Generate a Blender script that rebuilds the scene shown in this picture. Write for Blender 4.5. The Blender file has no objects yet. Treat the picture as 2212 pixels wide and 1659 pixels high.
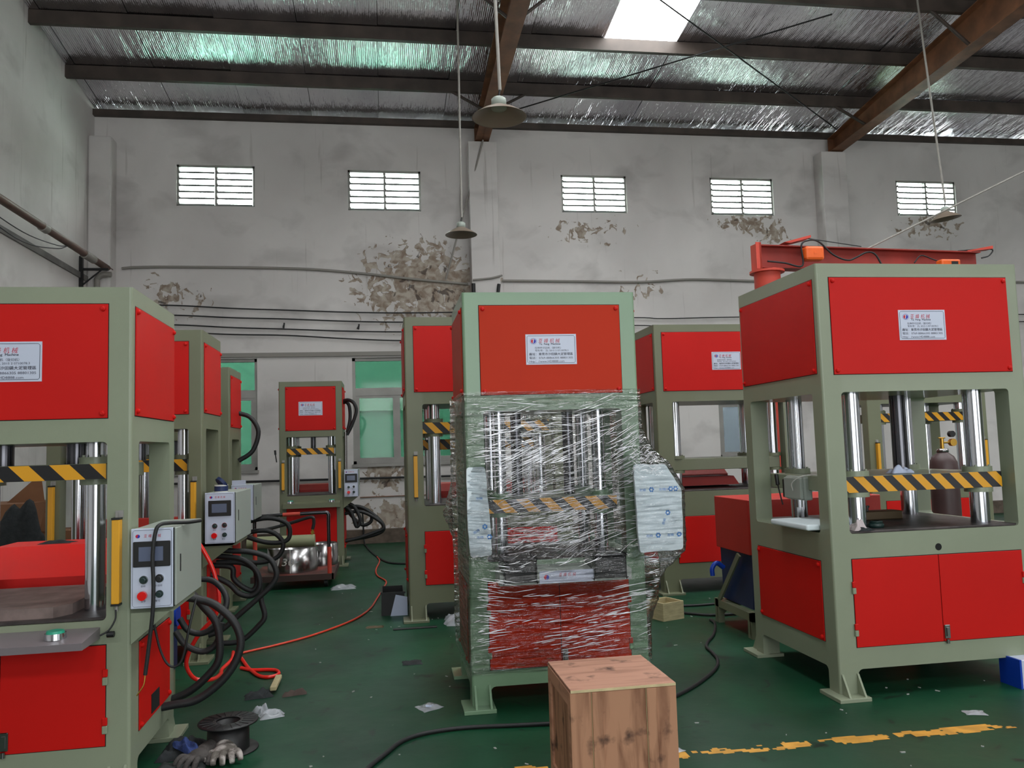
import bpy, bmesh, math, random
from mathutils import Vector, Matrix, noise
random.seed(7)
S = bpy.context.scene
C = S.collection
PI = math.pi

# ------------------------------------------------------------------ camera
cam = bpy.data.cameras.new('camera'); co = bpy.data.objects.new('camera', cam); C.objects.link(co)
cam.sensor_width = 36; cam.lens = 1756.9 / 2212 * 36; cam.clip_end = 200; cam.clip_start = 0.05
fw = Vector((0.15735852, 0.98447049, 0.07782124)); rt = Vector((0.98737143, -0.15537952, -0.03090104)); up = rt.cross(fw)
M = Matrix((rt, up, -fw)).transposed().to_4x4(); M.translation = Vector((0, 0, 1.5)); co.matrix_world = M
S.camera = co
# ------------------------------------------------------------------ world, lights, exposure
S.view_settings.view_transform = 'Standard'; S.view_settings.look = 'None'
S.view_settings.gamma = 1; S.view_settings.use_curve_mapping = False
S.view_settings.exposure = 0.9
w = bpy.data.worlds.new('sky'); S.world = w; w.use_nodes = True
bg = w.node_tree.nodes['Background']; bg.inputs[0].default_value = (0.92, 1.0, 0.98, 1); bg.inputs[1].default_value = 20.0
SKYLIGHT = 6.5

def area(name, loc, rot, sx, sy, power, col=(1, 1, 1)):
    l = bpy.data.lights.new(name, 'AREA'); l.shape = 'RECTANGLE'; l.size = sx; l.size_y = sy; l.energy = power; l.color = col
    o = bpy.data.objects.new(name, l); C.objects.link(o); o.location = loc; o.rotation_euler = rot
    return o
# area lights added before the closed front wall, standing in for unseen daylight openings
area('daylight_fill', (2.2, -4.3, 2.2), (math.radians(90), 0, 0), 6, 4.0, 135, (0.95, 0.98, 1.0))
area('daylight_fill', (10.5, -4.3, 2.4), (math.radians(90), 0, 0), 5, 4.0, 75, (0.97, 0.96, 1.0))
for xw in (-3.2, .1, 3.9, 6.6, 10.4):
    area('glint_fill', (xw, -4.3, 6.0), (math.radians(80), 0, 0), 1.25, .7, 34, (0.95, 1.0, 0.99))  # small strong lamps added high up to give sharp glints on the film

# ------------------------------------------------------------------ helpers
def lin(c):
    return tuple(((v / 255) / 12.92 if v / 255 <= .04045 else ((v / 255 + .055) / 1.055) ** 2.4) for v in c)

class MB:
    def __init__(s): s.v = []; s.f = []; s.sm = []
    def add(s, vs, fs, smooth=False):
        n = len(s.v); s.v += [tuple(v) for v in vs]
        for f in fs: s.f.append(tuple(i + n for i in f)); s.sm.append(smooth)
        return s
    def box(s, x0, x1, y0, y1, z0, z1):
        v = [(x, y, z) for z in (z0, z1) for y in (y0, y1) for x in (x0, x1)]
        return s.add(v, [(0, 2, 3, 1), (4, 5, 7, 6), (0, 1, 5, 4), (2, 6, 7, 3), (0, 4, 6, 2), (1, 3, 7, 5)])
    def rbox(s, x0, x1, y0, y1, z0, z1, r=.005, seg=2):
        bm = bmesh.new(); bmesh.ops.create_cube(bm, size=1)
        for v in bm.verts: v.co = Vector(((x0 + x1) / 2 + v.co.x * (x1 - x0), (y0 + y1) / 2 + v.co.y * (y1 - y0), (z0 + z1) / 2 + v.co.z * (z1 - z0)))
        bmesh.ops.bevel(bm, geom=list(bm.edges), offset=r, segments=seg, affect='EDGES', profile=.5)
        bm.verts.index_update()
        s.add([v.co for v in bm.verts], [[v.index for v in f.verts] for f in bm.faces]); bm.free(); return s
    def prism(s, poly, ax, lo, hi, smooth=False):
        # poly: 2D points; ax: axis of extrusion 0,1,2
        def P(a, b, t): return ((t, a, b), (a, t, b), (a, b, t))[ax]
        n = len(poly)
        v = [P(a, b, lo) for a, b in poly] + [P(a, b, hi) for a, b in poly]
        area2 = sum(poly[i][0] * poly[(i + 1) % n][1] - poly[(i + 1) % n][0] * poly[i][1] for i in range(n))
        flip = (area2 < 0) != (ax == 1)
        side = [(i, (i + 1) % n, n + (i + 1) % n, n + i) for i in range(n)]
        caps = [tuple(range(n - 1, -1, -1)), tuple(range(n, 2 * n))]
        if flip: side = [f[::-1] for f in side]; caps = [f[::-1] for f in caps]
        s.add(v, side, smooth); m = len(s.v) - 2 * n
        vv = s.v[m:]; return s.add(vv, caps)
    def rp(s, x0, x1, y0, y1, z0, z1, r=.014, cr=(1, 1, 1, 1), seg=4):
        # upright prism with rounded vertical corners; corner order: x0y0, x1y0, x1y1, x0y1
        pts = []
        for k, (cx, cy, a0) in enumerate(((x0, y0, PI), (x1, y0, 1.5 * PI), (x1, y1, 0), (x0, y1, .5 * PI))):
            if not cr[k]: pts.append((cx, cy)); continue
            ox = cx + (r if k in (0, 3) else -r); oy = cy + (r if k in (0, 1) else -r)
            for i in range(seg + 1):
                a = a0 + i / seg * PI / 2; pts.append((ox + r * math.cos(a), oy + r * math.sin(a)))
        return s.prism(pts, 2, z0, z1)
    def cyl(s, p0, p1, r, n=16, r1=None, caps=True):
        p0 = Vector(p0); p1 = Vector(p1); r1 = r if r1 is None else r1
        d = (p1 - p0).normalized(); a = d.orthogonal().normalized(); b = d.cross(a)
        v = [p0 + (a * math.cos(t) + b * math.sin(t)) * r for t in [2 * PI * i / n for i in range(n)]]
        v += [p1 + (a * math.cos(t) + b * math.sin(t)) * r1 for t in [2 * PI * i / n for i in range(n)]]
        s.add(v, [(i, (i + 1) % n, n + (i + 1) % n, n + i) for i in range(n)], True)
        if caps:
            s.add(v[:n], [tuple(range(n - 1, -1, -1))]); s.add(v[n:], [tuple(range(n))])
        return s
    def tube(s, pts, r, n=8, sub=6, taper=None):
        P = [Vector(p) for p in pts]; Q = []
        if len(P) > 2:
            E = [2 * P[0] - P[1]] + P + [2 * P[-1] - P[-2]]
            for i in range(1, len(E) - 2):
                for k in range(sub):
                    t = k / sub; a, b, c, d = E[i - 1:i + 3]
                    Q.append(.5 * ((2 * b) + (c - a) * t + (2 * a - 5 * b + 4 * c - d) * t * t + (3 * b - a - 3 * c + d) * t ** 3))
            Q.append(P[-1])
        else: Q = P
        d = (Q[1] - Q[0]).normalized(); a = d.orthogonal().normalized(); rings = []
        for i, q in enumerate(Q):
            d = (Q[min(i + 1, len(Q) - 1)] - Q[max(i - 1, 0)]).normalized()
            a = (a - d * a.dot(d)).normalized(); b = d.cross(a); rr = r if taper is None else r * taper(i / (len(Q) - 1))
            rings.append([q + (a * math.cos(2 * PI * k / n) + b * math.sin(2 * PI * k / n)) * rr for k in range(n)])
        v = [p for R_ in rings for p in R_]
        f = [(i * n + k, i * n + (k + 1) % n, (i + 1) * n + (k + 1) % n, (i + 1) * n + k) for i in range(len(rings) - 1) for k in range(n)]
        s.add(v, f, True); s.add(rings[0], [tuple(range(n - 1, -1, -1))]); s.add(rings[-1], [tuple(range(n))]); return s
    def lathe(s, prof, c=(0, 0, 0), n=32):
        v = [(c[0] + r * math.cos(2 * PI * k / n), c[1] + r * math.sin(2 * PI * k / n), c[2] + z) for r, z in prof for k in range(n)]
        f = [(i * n + k, i * n + (k + 1) % n, (i + 1) * n + (k + 1) % n, (i + 1) * n + k) for i in range(len(prof) - 1) for k in range(n)]
        return s.add(v, f, True)
    def ball(s, c, rx, ry, rz, n=12, m=8, rot=0):
        v = []; 
        for i in range(m + 1):
            ph = -PI / 2 + PI * i / m
            for k in range(n):
                t = 2 * PI * k / n; x = rx * math.cos(ph) * math.cos(t); y = ry * math.cos(ph) * math.sin(t)
                v.append((c[0] + x * math.cos(rot) - y * math.sin(rot), c[1] + x * math.sin(rot) + y * math.cos(rot), c[2] + rz * math.sin(ph)))
        f = [(i * n + k, i * n + (k + 1) % n, (i + 1) * n + (k + 1) % n, (i + 1) * n + k) for i in range(m) for k in range(n)]
        return s.add(v, f, True)
    def mesh(s, name):
        me = bpy.data.meshes.new(name); me.from_pydata(s.v, [], s.f); me.polygons.foreach_set('use_smooth', s.sm); me.update(); return me

def part(name, mb, mat, parent=None, label=None, kind=None):
    me = mb.mesh(name) if isinstance(mb, MB) else mb
    o = bpy.data.objects.new(name, me); C.objects.link(o)
    if mat is not None and not me.materials: me.materials.append(mat)
    if parent is not None: o.parent = parent
    if label: o['label'] = label
    if kind: o['kind'] = kind
    return o
def tag(o, label, cat, group=None):
    o['label'] = label; o['category'] = cat
    if group: o['group'] = group
    return o
def thing(name, label, cat, loc=(0, 0, 0), rz=0, group=None):
    o = bpy.data.objects.new(name, None); C.objects.link(o); o.location = loc; o.rotation_euler = (0, 0, rz); o.empty_display_size = .1
    return tag(o, label, cat, group)
def solo(name, mb, mat, label, cat, group=None):
    return tag(part(name, mb, mat), label, cat, group)

# ------------------------------------------------------------------ materials
def mat(name, col, rough=.5, metal=0., var=0., vscale=3., col2=None, bump=0., bscale=40., coat=0., spec=.5, thresh=None, stretch=None, alpha=1., emit=0.):
    m = bpy.data.materials.new(name); m.use_nodes = True; nt = m.node_tree; N = nt.nodes; L = nt.links
    b = N['Principled BSDF']; c = (*lin(col), 1)
    b.inputs['Base Color'].default_value = c; b.inputs['Roughness'].default_value = rough; b.inputs['Metallic'].default_value = metal
    b.inputs['Coat Weight'].default_value = coat; b.inputs['Specular IOR Level'].default_value = spec
    if emit: b.inputs['Emission Color'].default_value = c; b.inputs['Emission Strength'].default_value = emit
    if var or col2 or bump:
        tc = N.new('ShaderNodeTexCoord'); src = tc.outputs['Object']
        if stretch:
            mp = N.new('ShaderNodeMapping'); mp.inputs['Scale'].default_value = stretch; L.new(src, mp.inputs[0]); src = mp.outputs[0]
    if var or col2:
        n = N.new('ShaderNodeTexNoise'); n.inputs['Scale'].default_value = vscale; n.inputs['Detail'].default_value = 6; L.new(src, n.inputs[0])
        r = N.new('ShaderNodeValToRGB'); t = thresh or (.35, .65)
        r.color_ramp.elements[0].position = t[0]; r.color_ramp.elements[1].position = t[1]
        if col2: r.color_ramp.elements[0].color = c; r.color_ramp.elements[1].color = (*lin(col2), 1)
        else:
            r.color_ramp.elements[0].color = tuple(v * (1 - var) for v in c[:3]) + (1,); r.color_ramp.elements[1].color = tuple(min(1, v * (1 + var)) for v in c[:3]) + (1,)
        L.new(n.outputs[0], r.inputs[0]); L.new(r.outputs[0], b.inputs['Base Color'])
    if bump:
        n2 = N.new('ShaderNodeTexNoise'); n2.inputs['Scale'].default_value = bscale; n2.inputs['Detail'].default_value = 4; L.new(src, n2.inputs[0])
        bp = N.new('ShaderNodeBump'); bp.inputs['Strength'].default_value = bump; bp.inputs['Distance'].default_value = .01; L.new(n2.outputs[0], bp.inputs['Height']); L.new(bp.outputs[0], b.inputs['Normal'])
    return m

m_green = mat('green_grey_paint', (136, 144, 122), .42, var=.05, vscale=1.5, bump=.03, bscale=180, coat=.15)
m_green_far = mat('dim_green_grey_paint', (110, 114, 90), .45, var=.06, vscale=1.5, coat=.1)  # darker copy of the press green, dimmer light put into the colour
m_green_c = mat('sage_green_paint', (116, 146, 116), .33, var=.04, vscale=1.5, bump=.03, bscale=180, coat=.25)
m_red = mat('red_paint', (196, 20, 15), .5, var=.05, vscale=1.2, bump=.03, bscale=220, spec=.2)
m_redo = mat('orange_red_paint', (186, 44, 12), .48, var=.04, vscale=1.2, bump=.03, bscale=220, spec=.15)
m_dark = mat('black_gap', (8, 8, 8), .8)
m_black = mat('black_plastic', (22, 22, 24), .45)
m_rubber = mat('black_rubber', (26, 27, 29), .55, bump=.1, bscale=120)
m_chrome = mat('chromed_steel', (205, 208, 215), .13, metal=1.)
m_ram = mat('dark_bar_steel', (95, 95, 100), .22, metal=1.)
m_steel = mat('worn_tool_steel', (74, 68, 68), .5, metal=.55, var=.35, vscale=9, bump=.15, bscale=30)
m_steel2 = mat('bright_sheet_steel', (150, 148, 148), .22, metal=1., bump=.03, bscale=8)
m_boxgrey = mat('control_box_grey', (150, 158, 150), .45)
m_plate = mat('printed_white_film', (196, 203, 222), .35)
m_ink = mat('dark_print', (30, 32, 60), .5)
m_inkred = mat('red_print', (190, 20, 55), .5)
m_inkblue = mat('blue_print', (25, 45, 170), .5)
m_foamink = mat('pale_blue_print', (70, 140, 215), .6)
m_screen = mat('touch_screen_glass', (96, 104, 128), .12, coat=.5)
m_btnred = mat('red_button', (225, 20, 20), .25, coat=.5)
m_btngreen = mat('green_button', (30, 150, 120), .35)
m_knob = mat('dark_green_knob', (20, 45, 42), .4)
m_yellow = mat('amber_casing', (222, 160, 40), .4)
m_foam = mat('white_foam', (226, 238, 244), .6, bump=.1, bscale=25)
m_paper = mat('pale_paper', (190, 200, 225), .8)
m_cream = mat('off_white_sticker', (215, 215, 210), .6)
m_blue = mat('dark_blue_paint', (14, 34, 78), .5, var=.2, vscale=3)
m_bluebright = mat('blue_plastic', (16, 60, 170), .35)
m_orange = mat('orange_casing', (225, 95, 30), .4, var=.1)
m_crane = mat('jib_red_paint', (150, 44, 34), .6, var=.2, vscale=2)
m_mast = mat('mast_red_paint', (196, 66, 50), .6, var=.12, vscale=2)
m_rust = mat('brown_rust_primer', (112, 72, 46), .6, var=.3, vscale=4, bump=.1, bscale=30)
m_purlin = mat('dark_purlin_primer', (66, 56, 50), .6, var=.3, vscale=3)
m_alu = mat('aluminium_frame', (150, 148, 144), .45, metal=.3, var=.1)
m_pvc = mat('grey_conduit', (140, 136, 130), .6)
m_brownpipe = mat('brown_pipe', (88, 62, 52), .55, var=.3, vscale=12, stretch=(1, .3, 1), bump=.2, bscale=14)
m_lamp = mat('enamel_shade', (120, 106, 94), .4)
m_lampin = mat('enamel_shade_inside', (170, 150, 135), .5)
m_hosered = mat('red_air_hose', (225, 35, 25), .3, coat=.3)
m_card = mat('brown_cardboard', (120, 82, 54), .8, var=.15)
m_darkcloth = mat('dark_cloth', (34, 38, 40), .9, var=.3, vscale=20, bump=.4, bscale=60)
m_bluecloth = mat('blue_cloth', (40, 58, 110), .9, var=.25, vscale=20, bump=.4, bscale=60)
m_glove = mat('dirty_grey_glove', (96, 90, 84), .9, col2=(176, 168, 164), vscale=16, thresh=(.45, .6), bump=.5, bscale=160)
m_gas = mat('maroon_cylinder_paint', (62, 44, 44), .45, var=.2)
m_brass = mat('brass', (190, 150, 70), .3, metal=1)
m_brownmetal = mat('brown_die_steel', (82, 68, 46), .5, metal=.4)
m_pinkred = mat('salmon_red_paint', (176, 36, 26), .5, var=.06)
m_pale = mat('pale_green_cylinder', (150, 155, 120), .5)

def wood(name, ax, base=(176, 128, 98), dark=(120, 78, 54)):
    m = bpy.data.materials.new(name); m.use_nodes = True; nt = m.node_tree; N = nt.nodes; L = nt.links; b = N['Principled BSDF']
    tc = N.new('ShaderNodeTexCoord'); mp = N.new('ShaderNodeMapping'); sc = [14, 14, 14]; sc[ax] = 1.6; mp.inputs['Scale'].default_value = sc
    L.new(tc.outputs['Object'], mp.inputs[0])
    n = N.new('ShaderNodeTexNoise'); n.inputs['Scale'].default_value = 1.4; n.inputs['Detail'].default_value = 8; n.inputs['Distortion'].default_value = .6; L.new(mp.outputs[0], n.inputs[0])
    r = N.new('ShaderNodeValToRGB'); r.color_ramp.elements[0].position = .3; r.color_ramp.elements[0].color = (*lin(dark), 1)
    r.color_ramp.elements[1].position = .52; r.color_ramp.elements[1].color = (*lin(base), 1)
    L.new(n.outputs[0], r.inputs[0])
    n2 = N.new('ShaderNodeTexNoise'); n2.inputs['Scale'].default_value = 9; n2.inputs['Detail'].default_value = 5; L.new(tc.outputs['Object'], n2.inputs[0])
    r2 = N.new('ShaderNodeValToRGB'); r2.color_ramp.elements[0].position = .58; r2.color_ramp.elements[1].position = .7; L.new(n2.outputs[0], r2.inputs[0])
    mx = N.new('ShaderNodeMix'); mx.data_type = 'RGBA'; L.new(r2.outputs[0], mx.inputs[0]); L.new(r.outputs[0], mx.inputs[6]); mx.inputs[7].default_value = (*lin((74, 48, 36)), 1)
    L.new(mx.outputs[2], b.inputs['Base Color']); b.inputs['Roughness'].default_value = .7
    bp = N.new('ShaderNodeBump'); bp.inputs['Strength'].default_value = .25; bp.inputs['Distance'].default_value = .004; L.new(n.outputs[0], bp.inputs['Height']); L.new(bp.outputs[0], b.inputs['Normal'])
    return m
m_woodz = wood('plywood_upright', 2); m_woodx = wood('plywood_top', 0, (172, 126, 104), (140, 98, 78)); m_woody = wood('plywood_side', 1, (190, 140, 112), (150, 104, 80))
m_woodedge = mat('pale_cut_wood', (200, 182, 140), .7, var=.15, vscale=14)
m_woodpale = mat('pale_crate_wood', (176, 164, 126), .75, var=.15, vscale=10, stretch=(1, 1, 6))

def hazard(period=.128):
    m = bpy.data.materials.new('hazard_stripe_tape'); m.use_nodes = True; nt = m.node_tree; N = nt.nodes; L = nt.links; b = N['Principled BSDF']
    tc = N.new('ShaderNodeTexCoord'); sp = N.new('ShaderNodeSeparateXYZ'); L.new(tc.outputs['Object'], sp.inputs[0])
    a = N.new('ShaderNodeMath'); a.operation = 'ADD'; L.new(sp.outputs[0], a.inputs[0]); L.new(sp.outputs[2], a.inputs[1])
    d = N.new('ShaderNodeMath'); d.operation = 'DIVIDE'; L.new(a.outputs[0], d.inputs[0]); d.inputs[1].default_value = period
    f = N.new('ShaderNodeMath'); f.operation = 'FRACT'; L.new(d.outputs[0], f.inputs[0])
    g = N.new('ShaderNodeMath'); g.operation = 'GREATER_THAN'; L.new(f.outputs[0], g.inputs[0]); g.inputs[1].default_value = .5
    mx = N.new('ShaderNodeMix'); mx.data_type = 'RGBA'; L.new(g.outputs[0], mx.inputs[0]); mx.inputs[6].default_value = (*lin((22, 22, 26)), 1); mx.inputs[7].default_value = (*lin((226, 160, 28)), 1)
    L.new(mx.outputs[2], b.inputs['Base Color']); b.inputs['Roughness'].default_value = .4
    return m
m_hazard = hazard(); m_hazard_wide = hazard(.175); m_hazard_mid = hazard(.142)

def emat(name, col, s):
    m = bpy.data.materials.new(name); m.use_nodes = True; N = m.node_tree.nodes; N.clear()
    e = N.new('ShaderNodeEmission'); e.inputs[0].default_value = (*col, 1); e.inputs[1].default_value = s
    o = N.new('ShaderNodeOutputMaterial'); m.node_tree.links.new(e.outputs[0], o.inputs[0]); return m
m_skylight = emat('translucent_roof_sheet', (.97, 1, 1), SKYLIGHT)

def glass(name, tint, tr=.85, rough=.05):
    m = bpy.data.materials.new(name); m.use_nodes = True; N = m.node_tree.nodes; L = m.node_tree.links; N.clear()
    t = N.new('ShaderNodeBsdfTransparent'); t.inputs[0].default_value = (*tint, 1)
    g = N.new('ShaderNodeBsdfGlossy'); g.inputs['Roughness'].default_value = rough
    mx = N.new('ShaderNodeMixShader'); mx.inputs[0].default_value = 1 - tr
    o = N.new('ShaderNodeOutputMaterial'); L.new(t.outputs[0], mx.inputs[1]); L.new(g.outputs[0], mx.inputs[2]); L.new(mx.outputs[0], o.inputs[0]); return m
m_glass = glass('green_tinted_pane', (.135, .185, .16), .96)
m_louvre = glass('frosted_louvre_glass', (.80, .86, .83), .9, .3)

def bagmat():
    m = bpy.data.materials.new('clear_plastic_bag'); m.use_nodes = True; N = m.node_tree.nodes; L = m.node_tree.links; N.clear()
    t = N.new('ShaderNodeBsdfTransparent'); d = N.new('ShaderNodeBsdfPrincipled'); d.inputs['Base Color'].default_value = (.6, .62, .68, 1); d.inputs['Roughness'].default_value = .15
    mx = N.new('ShaderNodeMixShader'); mx.inputs[0].default_value = .5
    o = N.new('ShaderNodeOutputMaterial'); L.new(t.outputs[0], mx.inputs[1]); L.new(d.outputs[0], mx.inputs[2]); L.new(mx.outputs[0], o.inputs[0]); return m
m_bag = bagmat()

def filmmat():
    m = bpy.data.materials.new('stretch_film'); m.use_nodes = True; N = m.node_tree.nodes; L = m.node_tree.links; N.clear()
    tc = N.new('ShaderNodeTexCoord')
    def nz(scale, rot, stretch, det=3):
        mp = N.new('ShaderNodeMapping'); mp.inputs['Rotation'].default_value = (0, rot, 0); mp.inputs['Scale'].default_value = stretch
        L.new(tc.outputs['Object'], mp.inputs[0]); n = N.new('ShaderNodeTexNoise'); n.inputs['Scale'].default_value = scale; n.inputs['Detail'].default_value = det
        L.new(mp.outputs[0], n.inputs[0]); return n.outputs[0]
    a = nz(9, math.radians(14), (.45, .6, 5)); b2 = nz(5, math.radians(-6), (.5, .6, 8)); c = nz(26, 0, (1, 1, 1.6), 2)
    s1 = N.new('ShaderNodeMath'); s1.operation = 'ADD'; L.new(a, s1.inputs[0]); L.new(b2, s1.inputs[1])
    s2 = N.new('ShaderNodeMath'); s2.operation = 'MULTIPLY_ADD'; L.new(c, s2.inputs[0]); s2.inputs[1].default_value = .3; L.new(s1.outputs[0], s2.inputs[2])
    bp = N.new('ShaderNodeBump'); bp.inputs['Strength'].default_value = 1; bp.inputs['Distance'].default_value = .035; L.new(s2.outputs[0], bp.inputs['Height'])
    t = N.new('ShaderNodeBsdfTransparent'); t.inputs[0].default_value = (.985, .985, .99, 1)
    g = N.new('ShaderNodeBsdfGlossy'); g.inputs['Roughness'].default_value = .07; L.new(bp.outputs[0], g.inputs['Normal'])
    fr = N.new('ShaderNodeFresnel'); fr.inputs[0].default_value = 1.5; L.new(bp.outputs[0], fr.inputs['Normal'])
    k = N.new('ShaderNodeMath'); k.operation = 'MULTIPLY_ADD'; L.new(fr.outputs[0], k.inputs[0]); k.inputs[1].default_value = .9; k.inputs[2].default_value = .03; k.use_clamp = True
    mx = N.new('ShaderNodeMixShader'); L.new(k.outputs[0], mx.inputs[0]); L.new(t.outputs[0], mx.inputs[1]); L.new(g.outputs[0], mx.inputs[2])
    o = N.new('ShaderNodeOutputMaterial'); L.new(mx.outputs[0], o.inputs[0]); return m
m_film = filmmat()

def wallmat(patches=()):
    """worn whitewash; patches = ((x,z,rx,rz,weight),...) where the plaster has flaked"""
    m = bpy.data.materials.new('whitewashed_plaster'); m.use_nodes = True; nt = m.node_tree; N = nt.nodes; L = nt.links; b = N['Principled BSDF']; b.inputs['Roughness'].default_value = .85
    tc = N.new('ShaderNodeTexCoord'); src = tc.outputs['Object']
    def M(op, *a):
        n = N.new('ShaderNodeMath'); n.operation = op
        for i, v in enumerate(a):
            if isinstance(v, (int, float)): n.inputs[i].default_value = v
            else: L.new(v, n.inputs[i])
        return n.outputs[0]
    def nz(scale, det=6, dist=0., st=None):
        s_ = src
        if st: mp = N.new('ShaderNodeMapping'); mp.inputs['Scale'].default_value = st; L.new(src, mp.inputs[0]); s_ = mp.outputs[0]
        n = N.new('ShaderNodeTexNoise'); n.inputs['Scale'].default_value = scale; n.inputs['Detail'].default_value = det; n.inputs['Distortion'].default_value = dist; L.new(s_, n.inputs[0]); return n.outputs[0]
    def ramp(v, p0, p1, c0, c1):
        r = N.new('ShaderNodeValToRGB'); r.color_ramp.elements[0].position = p0; r.color_ramp.elements[1].position = p1
        r.color_ramp.elements[0].color = (*c0, 1); r.color_ramp.elements[1].color = (*c1, 1); L.new(v, r.inputs[0]); return r.outputs[0]
    def mix(f, a, c):
        x = N.new('ShaderNodeMix'); x.data_type = 'RGBA'; L.new(f, x.inputs[0]); L.new(a, x.inputs[6])
        if isinstance(c, tuple): x.inputs[7].default_value = (*c, 1)
        else: L.new(c, x.inputs[7])
        return x.outputs[2]
    base = ramp(nz(.5, 5, .3), .3, .75, lin((196, 192, 190)), lin((226, 222, 220)))
    smudge = ramp(nz(1.2, 9, .35, (1, 1, 1.5)), .52, .80, (0, 0, 0), (.5, .5, .5))
    col = mix(smudge, base, lin((128, 124, 122)))
    streak = ramp(nz(2.2, 3, .1, (5, 5, .25)), .66, .8, (0, 0, 0), (.6, .6, .6))
    col = mix(streak, col, lin((120, 112, 106)))
    sp = N.new('ShaderNodeSeparateXYZ'); L.new(src, sp.inputs[0])
    mask = None
    for (x, z, rx, rz, wt) in patches:
        dx = M('DIVIDE', M('SUBTRACT', sp.outputs[0], x), rx); dz = M('DIVIDE', M('SUBTRACT', sp.outputs[2], z), rz)
        d = M('MULTIPLY', M('MAXIMUM', M('SUBTRACT', 1., M('SQRT', M('ADD', M('MULTIPLY', dx, dx), M('MULTIPLY', dz, dz)))), 0.), wt)
        mask = d if mask is None else M('MAXIMUM', mask, d)
    if mask is not None:
        n1 = nz(7, 9, .9)
        pk = M('ADD', n1, M('MULTIPLY', mask, .42))
        f = ramp(pk, .66, .672, (0, 0, 0), (1, 1, 1))
        f2 = M('MULTIPLY', f, M('GREATER_THAN', mask, .01))
        inner = ramp(nz(9, 6, .5), .38, .62, lin((136, 120, 106)), lin((178, 168, 156)))
        col = mix(f2, col, inner)
        dark = ramp(M('ADD', nz(6, 8, .8), M('MULTIPLY', mask, .2)), .74, .77, (0, 0, 0), (.8, .8, .8))
        col = mix(M('MULTIPLY', dark, M('GREATER_THAN', mask, .05)), col, lin((70, 60, 54)))
        bp2 = N.new('ShaderNodeBump'); bp2.inputs['Strength'].default_value = .6; bp2.inputs['Distance'].default_value = -.008; L.new(f2, bp2.inputs['Height'])
    bp = N.new('ShaderNodeBump'); bp.inputs['Strength'].default_value = .35; bp.inputs['Distance'].default_value = .02; L.new(nz(2.5, 8), bp.inputs['Height'])
    if mask is not None: L.new(bp2.outputs[0], bp.inputs['Normal'])
    L.new(col, b.inputs['Base Color']); L.new(bp.outputs[0], b.inputs['Normal'])
    return m
m_wall = wallmat(((.75, 4.35, 1.5, .95, 1.), (1.3, 4.0, .5, .7, 1.), (-3.4, 4.1, .7, .5, .55), (6.7, 5.5, .8, .25, .8), (7.2, 5.35, .5, .4, .7), (3.7, 5.35, 1., .35, .45), (10.5, 5.5, 1.0, .3, .6), (.0, 1.1, .6, .5, .7), (.1, .45, .8, .35, .8), (4.6, 4.3, .6, .4, .3)))
m_wall2 = wallmat()

def floormat():
    m = bpy.data.materials.new('worn_green_epoxy'); m.use_nodes = True; nt = m.node_tree; N = nt.nodes; L = nt.links; b = N['Principled BSDF']
    tc = N.new('ShaderNodeTexCoord'); src = tc.outputs['Object']
    def nz(scale, det=6, dist=0.):
        n = N.new('ShaderNodeTexNoise'); n.inputs['Scale'].default_value = scale; n.inputs['Detail'].default_value = det; n.inputs['Distortion'].default_value = dist; L.new(src, n.inputs[0]); return n.outputs[0]
    def ramp(v, p0, p1, c0, c1):
        r = N.new('ShaderNodeValToRGB'); r.color_ramp.elements[0].position = p0; r.color_ramp.elements[1].position = p1
        r.color_ramp.elements[0].color = (*c0, 1); r.color_ramp.elements[1].color = (*c1, 1); L.new(v, r.inputs[0]); return r.outputs[0]
    def mix(f, a, c):
        x = N.new('ShaderNodeMix'); x.data_type = 'RGBA'; L.new(f, x.inputs[0]); L.new(a, x.inputs[6]); x.inputs[7].default_value = (*c, 1); return x.outputs[2]
    c = ramp(nz(1.3, 6, .4), .3, .7, lin((10, 50, 33)), lin((17, 72, 46)))
    c = mix(ramp(nz(.8, 7, .8), .5, .72, (0, 0, 0), (.6, .6, .6)), c, lin((40, 58, 50)))
    c = mix(ramp(nz(5, 8, 1.), .62, .7, (0, 0, 0), (.8, .8, .8)), c, lin((14, 25, 20)))
    c = mix(ramp(nz(28, 4), .73, .76, (0, 0, 0), (.6, .6, .6)), c, lin((100, 110, 104)))
    L.new(c, b.inputs['Base Color'])
    rr = N.new('ShaderNodeMapRange'); L.new(nz(2.2, 5), rr.inputs[0]); rr.inputs[3].default_value = .3; rr.inputs[4].default_value = .6; b.inputs['Specular IOR Level'].default_value = .3; L.new(rr.outputs[0], b.inputs['Roughness'])
    bp = N.new('ShaderNodeBump'); bp.inputs['Strength'].default_value = .12; bp.inputs['Distance'].default_value = .01; L.new(nz(14, 5), bp.inputs['Height']); L.new(bp.outputs[0], b.inputs['Normal'])
    return m
m_floor = floormat()

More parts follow.
